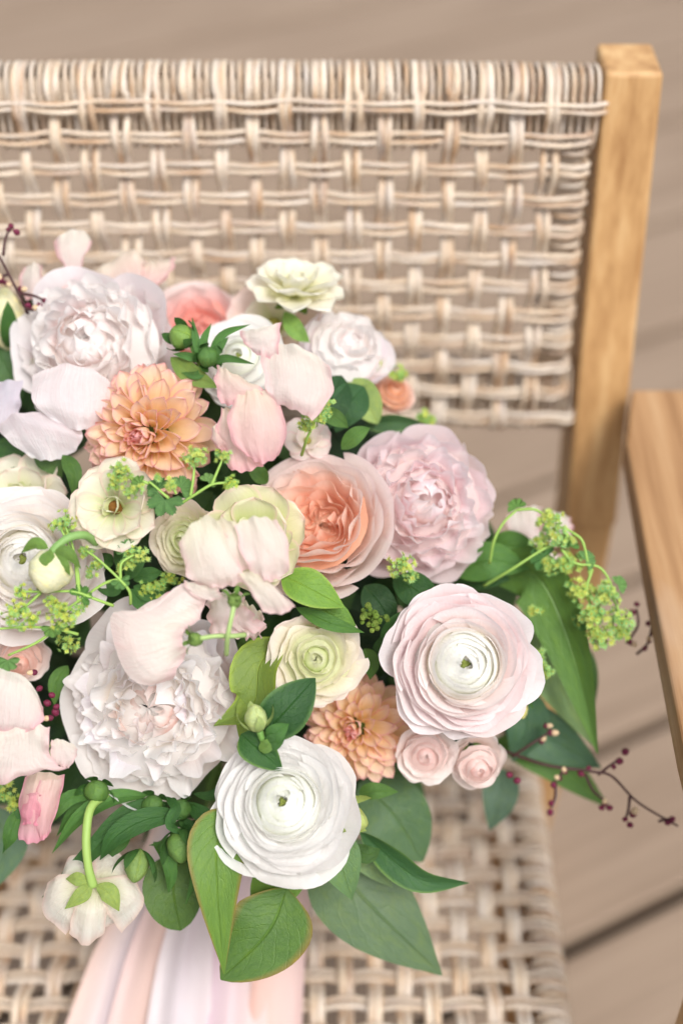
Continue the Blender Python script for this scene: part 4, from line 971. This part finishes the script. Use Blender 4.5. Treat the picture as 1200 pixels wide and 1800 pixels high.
leaf([(470, 1300, 0), (486, 1288, 10), (508, 1272, 4)], 0.842, 17, lin((74, 122, 66)), None)
leaf([(462, 1312, 0), (482, 1304, 10), (502, 1294, 4)], 0.842, 15, lin((66, 112, 58)), None)
leaf([(455, 1318, 0), (470, 1310, 8), (480, 1296, 4)], 0.842, 12, lin((110, 150, 80)), None)
leaf([(495, 1010, -20), (545, 1035, 6), (606, 1068, -10)], 0.860, 34, lin((120, 166, 76)), lin((150, 186, 96)), fold=0.2, roll=15)
leaf([(520, 1068, -20), (580, 1095, 4), (640, 1112, -10)], 0.868, 14, lin((84, 132, 66)), None)
leaf([(540, 1050, -20), (590, 1085, 0), (625, 1100, -10)], 0.875, 26, lin((110, 156, 78)), None)
leaf([(640, 1030, -20), (668, 1062, 4), (690, 1105, -10)], 0.905, 28, DG, None, acu=0.7)
leaf([(690, 1020, -20), (735, 1040, 4), (760, 1075, -10)], 0.910, 30, lin((52, 96, 54)), None, acu=0.7)
leaf([(740, 1090, -20), (706, 1100, 6), (668, 1120, -10)], 0.895, 24, lin((64, 112, 60)), None, acu=0.7)
leaf([(720, 1120, -20), (690, 1130, 0), (655, 1140, -10)], 0.905, 22, lin((56, 100, 54)), None, acu=0.7)
leaf([(600, 660, -20), (580, 710, 4), (556, 768, -10)], 0.930, 34, lin((46, 86, 54)), None)
leaf([(640, 680, -20), (610, 715, 4), (590, 760, -10)], 0.935, 34, lin((52, 94, 60)), None)
leaf([(610, 668, -10), (640, 702, 0), (664, 745, -10)], 0.955, 30, lin((150, 180, 118)), None, acu=0.7)
leaf([(640, 748, -10), (690, 742, 0), (750, 746, -10)], 0.965, 18, lin((66, 106, 72)), lin((130, 170, 110)), fold=0.4, roll=-25)
leaf([(560, 640, -10), (600, 645, 0), (640, 690, -10)], 0.96, 26, lin((80, 122, 86)), None)
leaf([(300, 628, -10), (340, 660, 6), (386, 682, 0)], 0.905, 18, lin((122, 154, 84)), None, fold=0.4)
leaf([(500, 548, -20), (520, 580, 0), (545, 602, -10)], 0.95, 16, lin((124, 168, 92)), None)
leaf([(-20, 790, -20), (40, 812, 0), (110, 850, -10)], 0.935, 40, lin((70, 112, 66)), None)
leaf([(60, 802, -20), (90, 815, 4), (110, 840, -10)], 0.925, 18, lin((90, 130, 80)), None)
leaf([(-30, 560, -20), (10, 640, 0), (40, 700, -10)], 0.98, 36, lin((72, 110, 70)), None)
leaf([(860, 960, -20), (905, 960, 0), (960, 990, -10)], 0.965, 26, lin((90, 140, 70)), None)
leaf([(800, 1010, -30), (860, 985, 0), (930, 1000, -10)], 0.955, 34, lin((84, 132, 70)), None)
leaf([(800, 1030, -30), (870, 1000, 0), (915, 1015, -10)], 0.97, 30, lin((60, 104, 62)), None)
leaf([(-10, 1420, -10), (10, 1480, 0), (-5, 1560, -10)], 0.955, 40, lin((96, 128, 112)), None)
# narrow dark leaves under the ruffled peony
NL = [((300, 1412), (230, 1430), (160, 1500), (74, 1578), 20), ((330, 1432), (260, 1440), (205, 1470), (176, 1512), 22), ((262, 1398), (200, 1405), (140, 1440), (92, 1500), 18),
      ((215, 1392), (170, 1400), (130, 1430), (100, 1470), 15), ((180, 1400), (130, 1400), (100, 1425), (84, 1455), 14), ((330, 1410), (350, 1430), (372, 1440), (398, 1436), 16),
      ((270, 1480), (290, 1500), (300, 1540), (296, 1570), 14), ((310, 1480), (340, 1500), (344, 1540), (326, 1592), 12), ((350, 1440), (330, 1460), (300, 1480), (262, 1486), 12),
      ((365, 1445), (372, 1470), (350, 1495), (300, 1502), 9), ((200, 1500), (222, 1520), (205, 1560), (190, 1600), 9), ((290, 1400), (310, 1420), (300, 1450), (330, 1470), 11),
      ((340, 1395), (370, 1400), (395, 1385), (415, 1375), 10), ((120, 1395), (70, 1420), (30, 1450), (5, 1500), 20), ((60, 1420), (30, 1440), (18, 1470), (10, 1495), 16),
      ((230, 1450), (215, 1480), (190, 1500), (180, 1530), 13), ((300, 1450), (330, 1450), (352, 1475), (366, 1500), 10)]
for q in NL:
    g = lin((58, 104, 56)) if RNG.random() < 0.5 else lin((78, 126, 66))
    leaf([(q[0][0], q[0][1], -25), (q[1][0], q[1][1], 5), (q[2][0], q[2][1], 10), (q[3][0], q[3][1], -5)], 0.885 + RNG.uniform(-0.008, 0.012), q[4] * 0.95, g, None, fold=0.45, roll=RNG.uniform(-30, 30), wm=0.45, nu=9, nv=17)
# spiky leaves round the green buds behind
for q in [((355, 640), (345, 600), (338, 558)), ((360, 640), (358, 600), (372, 568)), ((365, 640), (390, 590), (440, 570)), ((370, 640), (398, 630), (448, 640)), ((350, 635), (330, 626), (304, 622)), ((365, 645), (385, 612), (402, 592)), ((360, 650), (345, 660), (318, 655))]:
    leaf([(q[0][0], q[0][1], 0), (q[1][0], q[1][1], 12), (q[2][0], q[2][1], 4)], 0.905, 7.5, lin((84, 134, 76)), None, fold=0.5, wm=0.4, nu=7, nv=13)
bud('green_bud', 318, 591, 0.905, (-0.6, 0.4, 0.8), 46, 23, lin((128, 170, 92)), stem=([(335, 602, -6), (345, 625, -2), (358, 650, -20)], [5, 5, 6]), label='round green bud beside spiky leaflets over the blurred rose')
bud('green_bud', 366, 628, 0.900, (0.3, -0.2, 1), 38, 19, lin((96, 144, 84)), label='small green bud in the middle of the spiky leaflets')
bud('green_bud', 450, 1262, 0.838, (-0.1, 1, 0.35), 52, 20, lin((200, 222, 170)), cols=lin((182, 210, 150)), sep=4, stem=([(456, 1286, -6), (462, 1302, -14)], [6, 6]), label='pale green oval bud beside the glossy dark leaf')
bud('green_bud', 241, 1522, 0.872, (-0.1, -0.8, 0.5), 60, 22, lin((134, 168, 104)), label='pointed green bud right of the nodding cream flower', spread=4)
bud('green_bud', 318, 1488, 0.880, (0.1, -0.7, 0.6), 62, 26, lin((110, 152, 86)), label='plump green bud left of the large light leaf', spread=3)
bud('green_bud', 318, 1424, 0.890, (0.2, -0.3, 1), 40, 19, lin((84, 128, 70)), spread=8, label='small dark bud just below the frayed peony petals')
bud('green_bud', 268, 1418, 0.888, (-0.1, -0.4, 1), 46, 20, lin((90, 134, 74)), spread=10, label='dark green bud among narrow leaves under the frayed peony')
bud('green_bud', 170, 1392, 0.880, (0.0, -0.5, 1), 40, 22, lin((100, 144, 78)), spread=12, label='dark green bud at the top of the nodding flower stem')
bud('green_bud', 616, 1440, 0.878, (0.9, -0.2, 0.4), 66, 26, lin((186, 206, 138)), cols=lin((170, 196, 120)), spread=10, label='pale green sepals at the side of the pure white ranunculus')
bud('green_bud', 912, 1245, 0.925, (0.3, -0.8, 0.4), 40, 17, lin((226, 226, 170)), sep=3, label='yellowish bud under the edge of the pink ranunculus')

# ------------------------------------------------------------------ yellow-green sprays
D1 = 0.838
SPR = [(212, 830, 26, .838, 20), (232, 858, 22, .838, 14), (204, 852, 16, .84, 8), (342, 804, 26, .838, 22), (392, 799, 17, .84, 10), (405, 848, 15, .84, 9), (301, 850, 14, .838, 8),
       (112, 920, 26, .845, 20), (152, 968, 15, .845, 7), (168, 994, 14, .845, 7), (160, 1008, 12, .845, 5), (238, 975, 26, .848, 18), (222, 995, 18, .85, 8),
       (38, 1040, 16, .842, 8), (28, 1078, 30, .838, 18), (58, 1090, 18, .838, 8), (92, 1058, 16, .842, 8), (112, 1080, 34, .835, 22), (142, 1066, 14, .84, 6), (40, 1104, 10, .84, 4),
       (118, 1130, 24, .87, 12), (270, 1030, 30, .885, 20), (300, 1012, 22, .89, 10), (556, 735, 26, .865, 16), (576, 714, 20, .87, 10), (540, 748, 16, .865, 8),
       (702, 994, 28, .89, 18), (720, 1010, 16, .89, 8), (955, 1178, 18, .93, 9), (938, 1072, 14, .93, 6), (945, 1150, 12, .935, 5), (278, 838, 8, .84, 3),
       (965, 912, 26, .93, 18), (980, 945, 30, .93, 20), (950, 950, 20, .935, 10), (968, 990, 24, .935, 12), (1000, 985, 26, .935, 14), (1018, 1040, 26, .935, 16),
       (1062, 1045, 30, .93, 20), (1040, 1082, 34, .93, 24), (1085, 1090, 28, .932, 18), (1055, 1118, 28, .932, 18), (1095, 1112, 18, .935, 8),
       (8, 1388, 26, .90, 14), (30, 1410, 20, .905, 8), (98, 1320, 16, .90, 6), (60, 640, 18, .97, 8), (700, 655, 18, .985, 8), (745, 735, 22, .985, 12), (660, 640, 16, .985, 8)]
for x, y, r, d, n in SPR: cluster(x, y, r, d, int(n * 2.6), floret=6.8 if d < 0.9 else 8.5)
cluster(655, 1085, 32, 0.885, 26, floret=9, cols=((120, 156, 70), (140, 170, 84)), berry=True)
SPS = [[(262, 850, 0), (240, 842, 4), (215, 838, 0)], [(297, 876, -4), (262, 846, 4)], [(318, 885, -10), (345, 868, 2), (372, 852, 4), (400, 848, 0)], [(335, 872, 0), (340, 840, 4), (342, 812, 0)], [(372, 852, 2), (384, 824, 4), (392, 805, 0)], [(310, 868, 0), (304, 856, 4)],
       [(230, 1062, -20), (228, 1040, 0), (212, 1020, 6), (175, 985, 4), (152, 968, 0)], [(212, 1018, 4), (185, 1025, 6), (150, 1048, 4), (112, 1075, 0)], [(200, 1065, -10), (165, 1052, 4), (130, 1040, 6), (80, 1040, 4), (40, 1040, 0)],
       [(138, 1060, 0), (135, 1010, 6), (128, 960, 4), (115, 925, 0)], [(140, 1040, 4), (134, 990, 6), (108, 930, 2)], [(212, 1018, 4), (214, 990, 6), (236, 975, 0)], [(138, 1115, -10), (100, 1106, 4), (50, 1102, 4), (-10, 1106, 0)], [(95, 1110, 4), (60, 1132, 4), (15, 1152, 0)],
       [(72, 1042, 4), (50, 1062, 4), (30, 1075, 0)], [(490, 760, -30), (488, 740, -4), (492, 722, 0)], [(530, 800, -60), (540, 770, 0), (556, 735, 0)],
       [(860, 990, -30), (868, 950, 0), (885, 918, 6), (908, 896, 4)], [(908, 896, 4), (940, 896, 6), (965, 912, 0)], [(850, 1030, -40), (900, 1000, 0), (955, 965, 6), (985, 955, 0)], [(1005, 936, 0), (1022, 950, 6), (1030, 978, 4), (1035, 1010, 0)], [(985, 965, 0), (1010, 990, 6), (1050, 996, 6), (1070, 1020, 2), (1075, 1040, 0)], [(970, 930, 0), (990, 928, 4), (1005, 936, 0)], [(1040, 1000, 0), (1030, 1040, 0), (1045, 1080, 0)], [(1070, 1040, 0), (1085, 1070, 0), (1090, 1100, 0)]]
for k, s in enumerate(SPS):
    dd = 0.84 if k < 15 else (0.875 if k < 17 else 0.932)
    tube_part('spray_stem', s, [3.0, 2.5, 2.1], dd, lin((150, 184, 92)), sides=6)
for (x, y, r, d, f, s, c) in [(290, 878, 34, .842, (0.1, 0.2, 1), -1.9, (104, 152, 104)), (318, 858, 24, .842, (0.4, 0.3, 1), 0.6, (110, 158, 104)), (280, 860, 24, .843, (-.2, .5, 1), 2.2, (98, 146, 96)), (365, 846, 16, .84, (.3, .2, 1), 1.0, (124, 170, 110)), (212, 1020, 18, .838, (.2, -.2, 1), -1.2, (104, 154, 100)), (142, 1048, 22, .838, (.1, .1, 1), .9, (96, 150, 84)), (92, 1102, 20, .836, (.1, -.2, 1), -1.4, (116, 164, 96)), (14, 1160, 22, .836, (.1, -.2, 1), -1.6, (112, 160, 104)), (246, 850, 16, .836, (-.2, .2, 1), 2.8, (118, 164, 96)), (226, 968, 22, .846, (-.1, .2, 1), 1.6, (110, 160, 110)), (78, 1036, 14, .84, (.1, .1, 1), 1.2, (116, 164, 90)),
                              (908, 892, 18, .93, (-.3, .5, 1), 2.0, (110, 160, 90)), (955, 980, 26, .932, (-.3, .2, 1), 2.6, (84, 136, 84)), (1028, 985, 20, .93, (.3, .3, 1), .5, (116, 166, 112)), (1085, 1028, 18, .93, (.4, .3, 1), .5, (120, 170, 110)), (1000, 960, 18, .93, (.1, .3, 1), 1.5, (104, 156, 90)), (1025, 1090, 20, .935, (-.2, -.2, 1), 3.5, (90, 142, 84))]:
    lobed_leaf(x, y, d, r, f, s, lin(c))
# feathery dark leaves in the gap under the cream flower
for q in [((200, 990), (185, 985), (168, 975)), ((230, 1005), (215, 985), (200, 968)), ((235, 1020), (262, 1010), (285, 1005)), ((235, 1030), (265, 1045), (305, 1052)), ((228, 1035), (250, 1060), (272, 1070)), ((215, 1030), (195, 1035), (165, 1030)), ((222, 1020), (240, 990), (258, 960))]:
    leaf([(q[0][0], q[0][1], 0), (q[1][0], q[1][1], 10), (q[2][0], q[2][1], 0)], 0.885, 14, lin((66, 114, 62)), None, fold=0.3, nu=7, nv=13)

open_bloom('filler_flower', 'small white filler flower between the pink sweet pea and the pale pink peony', 540, 775, 46, 0.925, (0.1, 0.3, 1), 61,
           [(6, 1.0, 0.46, 74, 16, CRS, PLE), (5, 0.7, 0.36, 50, 24, CRS, None)], lin((190, 196, 110)), pname='cream_petal')
for q in [((600, 790), (625, 765), (650, 752)), ((560, 720), (590, 735), (612, 752)), ((470, 850), (452, 828), (440, 800)), ((110, 800), (130, 830), (128, 870)), ((640, 1140), (652, 1165), (650, 1195)), ((420, 1150), (440, 1130), (470, 1122)), ((120, 1170), (100, 1200), (96, 1240)), ((630, 1395), (660, 1390), (700, 1392))]:
    leaf([(q[0][0], q[0][1], -10), (q[1][0], q[1][1], 8), (q[2][0], q[2][1], 0)], 0.905, 15, lin((84, 126, 66)), None, fold=0.35, nu=7, nv=13)

# ------------------------------------------------------------------ dark twigs with tiny buds
DK = lin((74, 44, 46))
TW = [([(880, 1318, -30), (960, 1345, 0), (1040, 1356, 4), (1075, 1365, 4), (1120, 1410, 0), (1190, 1452, -4)], .965), ([(1050, 1362, 0), (1072, 1345, 4), (1090, 1332, 2)], .965), ([(1028, 1362, 0), (1042, 1390, 2), (1062, 1408, 2)], .965), ([(1106, 1400, 0), (1104, 1420, 2), (1100, 1436, 2)], .965), ([(1156, 1444, 0), (1170, 1440, 2), (1184, 1440, 2)], .965), ([(990, 1350, 0), (985, 1362, 4), (982, 1372, 4)], .965), ([(900, 1330, -10), (930, 1310, 2), (968, 1285, 2)], .965), ([(1100, 1130, -10), (1120, 1100, 0), (1118, 1070, 4)], .98), ([(1118, 1150, -10), (1138, 1130, 0), (1146, 1090, 4)], .98), ([(975, 1372, -10), (975, 1400, 0), (968, 1420, 2)], .975),
      ([(50, 552, -20), (36, 522, 0), (16, 482, 4), (-14, 425, 4)], .945), ([(16, 482, 0), (0, 488, 4), (-8, 498, 2)], .945), ([(6, 450, 0), (10, 420, 4), (20, 400, 4)], .945), ([(44, 540, 0), (56, 545, 4), (66, 538, 4)], .945), ([(32, 515, 0), (60, 520, 4), (78, 528, 4)], .945)]
def tiny_bud_mesh():
    a = Acc(); s = M(1, 0.96)
    a.put(*lathe_geo([(1.5 * s, -9 * s), (6 * s, -6 * s), (7.5 * s, 0), (6 * s, 5 * s)], 10), c=lin((104, 34, 62)))
    a.put(*lathe_geo([(6.2 * s, 4 * s), (7 * s, 8 * s), (5 * s, 14 * s), (1.5 * s, 17 * s), (0.0001, 17.4 * s)], 10), c=lin((212, 184, 152)))
    return a.mesh('tiny_bud', STEM)
def tiny_berry_mesh():
    a = Acc(); s = M(1, 0.96)
    a.put(*lathe_geo([(1.5 * s, -8 * s), (6 * s, -5 * s), (7.5 * s, 1 * s), (5.5 * s, 6 * s), (2 * s, 9 * s), (0.0001, 9.4 * s)], 10), c=lin((112, 34, 64)))
    return a.mesh('tiny_bud', STEM)
TBM = [tiny_bud_mesh(), tiny_berry_mesh()]
TB = [(1088, 1338, .965), (1078, 1348, .965), (1098, 1322, .965), (1062, 1412, .965), (1070, 1420, .965), (1056, 1420, .965), (1098, 1440, .965), (1106, 1450, .965), (1112, 1430, .965), (1180, 1440, .965), (1172, 1446, .965), (982, 1368, .965), (992, 1356, .965), (972, 1380, .965), (1020, 1360, .965), (1034, 1350, .965), (968, 1288, .965), (952, 1302, .968), (960, 1276, .968), (895, 1362, .95), (908, 1372, .95), (968, 1412, .975), (966, 1428, .975), (1110, 1076, .98), (1118, 1062, .98), (1140, 1126, .98), (1132, 1140, .98), (1148, 1112, .98), (1108, 1130, .98), (1138, 1096, .98),
      (20, 398, .945), (30, 408, .945), (2, 492, .945), (-6, 486, .945), (12, 498, .945), (58, 542, .945), (70, 536, .945), (78, 528, .945), (50, 536, .945), (16, 404, .945), (38, 508, .945),
      (92, 1222, .885), (100, 1242, .885), (88, 1262, .885), (84, 1236, .885), (60, 1182, .868), (70, 1210, .88), (98, 1252, .89)]
tws = []
for s, d in TW:
    o = tube_part('dark_twig', s, [3.0, 2.5, 1.9], d, DK, sides=6); tws.append(o)
for i, (x, y, d) in enumerate(TB):
    th = random.uniform(-0.9, 0.9); me = TBM[0 if random.random() < 0.42 else 1]
    m = frame(P(x, y, d), cdir((math.sin(th * 2), math.cos(th * 2) - 0.4, 0.5)), random.uniform(0, 6)); m[:3, :3] *= random.uniform(0.6, 0.95)
    add('tiny_bud', me, bouquet, rel(m))

# ------------------------------------------------------------------ foliage bed inside the bouquet
POLY = np.array([(-70, 580), (60, 560), (200, 560), (400, 590), (540, 610), (620, 680), (690, 760), (800, 880), (850, 1000), (900, 1110), (915, 1270), (820, 1350), (650, 1400), (570, 1460), (470, 1470), (380, 1450), (200, 1440), (60, 1420), (-70, 1440)])
def inside(x, y):
    c = False; n = len(POLY)
    for i in range(n):
        (x1, y1), (x2, y2) = POLY[i], POLY[i - 1]
        if (y1 > y) != (y2 > y) and x < (x2 - x1) * (y - y1) / (y2 - y1) + x1: c = not c
    return c
def dome(x, y): return 0.885 + 0.135 * (((x - 430) / 520) ** 2 + ((y - 1000) / 520) ** 2)
bed = []
for q in range(5):
    nu, nv = 7, 13; u, v = uv_grid(nu, nv); vv = np.linspace(0, 1, nv)
    w = 0.33 * np.maximum(np.sin(np.pi * vv ** (0.7 + 0.1 * q)), 0.02)
    V = np.stack([w.repeat(nu) * u, v - 0.5, 0.3 * w.repeat(nu) * np.abs(u) + 0.12 * (v - 0.4) ** 2 * (q - 2)], -1)
    c = lin([(36, 66, 40), (44, 78, 44), (56, 94, 52), (32, 58, 40), (64, 100, 58)][q])  # greens darkened so the bouquet's gaps go near black; shade put into the colour
    bed.append(mesh('leaf', V, grid_faces(nu, nv), uvs(u, v), np.broadcast_to(c, (len(V), 3)), LEAF))
cnt = 0
while cnt < 220:
    x, y = RNG.uniform(-60, 930), RNG.uniform(480, 1460)
    if not inside(x, y): continue
    deep = cnt % 2; d = dome(x, y) + (0.065 if not deep else 0.115) + RNG.uniform(-0.012, 0.02)
    L = M(RNG.uniform(90, 150) * (1.35 if deep else 1.0), d)
    m = frame(P(x, y, d), cdir((RNG.uniform(-0.8, 0.8) + (x - 430) / 900, RNG.uniform(-0.8, 0.8) - (y - 1000) / 900, 1)), RNG.uniform(0, 6.28)); m[:3, :3] *= L
    add('leaf', bed[RNG.integers(5)], bouquet, rel(m)); cnt += 1

# ------------------------------------------------------------------ stems and ribbon
bind = P(372, 1560, 1.135)
for k in range(16):
    a = k / 16 * 6.283; x, y = 420 + 260 * math.cos(a) * random.uniform(0.3, 1), 1050 + 260 * math.sin(a) * random.uniform(0.3, 1)
    s0 = P(x, y, 1.0); off = np.array([math.cos(a * 3 + k), 0.3 * math.sin(k), abs(math.sin(a * 2))]) * 0.010
    e = PZ(372 + random.uniform(-55, 55), 1960, ZS + 0.012); e[2] += random.uniform(0.0, 0.012)
    v, f, uv = tube_geo(catmull([s0, (s0 * 0.45 + bind * 0.55) + off * 1.5, bind + off, (bind + e) / 2 + off * 0.8, e], 22), M(7.5, 1.1), 7)
    add('stem', mesh('stem', v - s0, f, uv, np.broadcast_to(G1, (len(v), 3)), STEM), bouquet, loc=s0 - B0)
def ribbon(path, wid, cols, folds, amp, label, seed):
    """path: (px, py, depth) along the ribbon; wid: half width in px at each point"""
    rs = np.random.default_rng(seed); nv, nu = 40, 21
    c = catmull([P(*p) for p in path], nv); T = np.gradient(c, axis=0); T /= np.linalg.norm(T, axis=1)[:, None]
    view = CAM - c; view /= np.linalg.norm(view, axis=1)[:, None]
    S = np.cross(T, view); S /= np.linalg.norm(S, axis=1)[:, None]; Nn = np.cross(S, T)
    u, v = uv_grid(nu, nv)
    w = np.interp(np.linspace(0, 1, nv), np.linspace(0, 1, len(wid)), wid) * M(1, 1.05)
    ph = rs.uniform(0, 6, 3)
    lift = amp * M(1, 1.05) * (np.sin(folds * 0.75 * u + ph[0] + 1.6 * v) + 0.28 * np.sin(folds * 1.5 * u + ph[1] - 2.2 * v)) * (0.4 + 0.6 * v)
    V = c.repeat(nu, 0) + S.repeat(nu, 0) * (w.repeat(nu) * u)[:, None] + Nn.repeat(nu, 0) * lift[:, None]
    k = np.linspace(0, 1, len(cols)); cc = np.array([lin(x) for x in cols]) * 0.80; t = np.clip(u * 0.5 + 0.5, 0, 1)
    col = np.stack([np.interp(t, k, cc[:, i]) for i in range(3)], -1)
    org = P(*path[0])
    o = add('ribbon', mesh('ribbon', V - org, grid_faces(nu, nv), uvs(u, v), col, SILK), bouquet, loc=org - B0); o['label'] = label
    return o
def sd_(py, up=0.012): return (ZS + up) / (-ST + (900 - py) / F * CT)
ribbon([(300, 1440, 1.02), (262, 1560, 1.03), (205, 1690, 1.06), (160, 1830, sd_(1830, .03))], [26, 34, 44, 52], [(226, 212, 222), (234, 220, 226), (238, 220, 216), (238, 208, 196)], 4.5, 7, 'lavender silk ribbon strip', 1)
ribbon([(330, 1440, 1.02), (300, 1570, 1.02), (262, 1690, 1.05), (235, 1830, sd_(1830, .035))], [24, 30, 40, 52], [(236, 202, 190), (242, 212, 202), (240, 216, 212)], 4.0, 8, 'peach silk ribbon strip', 2)
ribbon([(360, 1450, 1.01), (345, 1580, 1.01), (325, 1700, 1.04), (312, 1830, sd_(1830, .045))], [26, 34, 48, 58], [(240, 228, 230), (234, 222, 228), (240, 232, 234)], 5.0, 9, 'white silk ribbon strip', 3)
ribbon([(440, 1450, 1.02), (430, 1590, 1.02), (418, 1700, 1.05), (408, 1830, sd_(1830, .04))], [26, 40, 52, 62], [(242, 222, 216), (240, 216, 220), (234, 208, 222)], 4.5, 8, 'pale lilac pink silk ribbon strip', 4)
ribbon([(530, 1450, 1.01), (510, 1560, 1.02), (492, 1690, 1.05), (480, 1830, sd_(1830, .03))], [24, 36, 44, 50], [(240, 210, 206), (242, 212, 204), (242, 202, 188)], 4.0, 7, 'blush silk ribbon strip under the heart shaped leaf', 5)
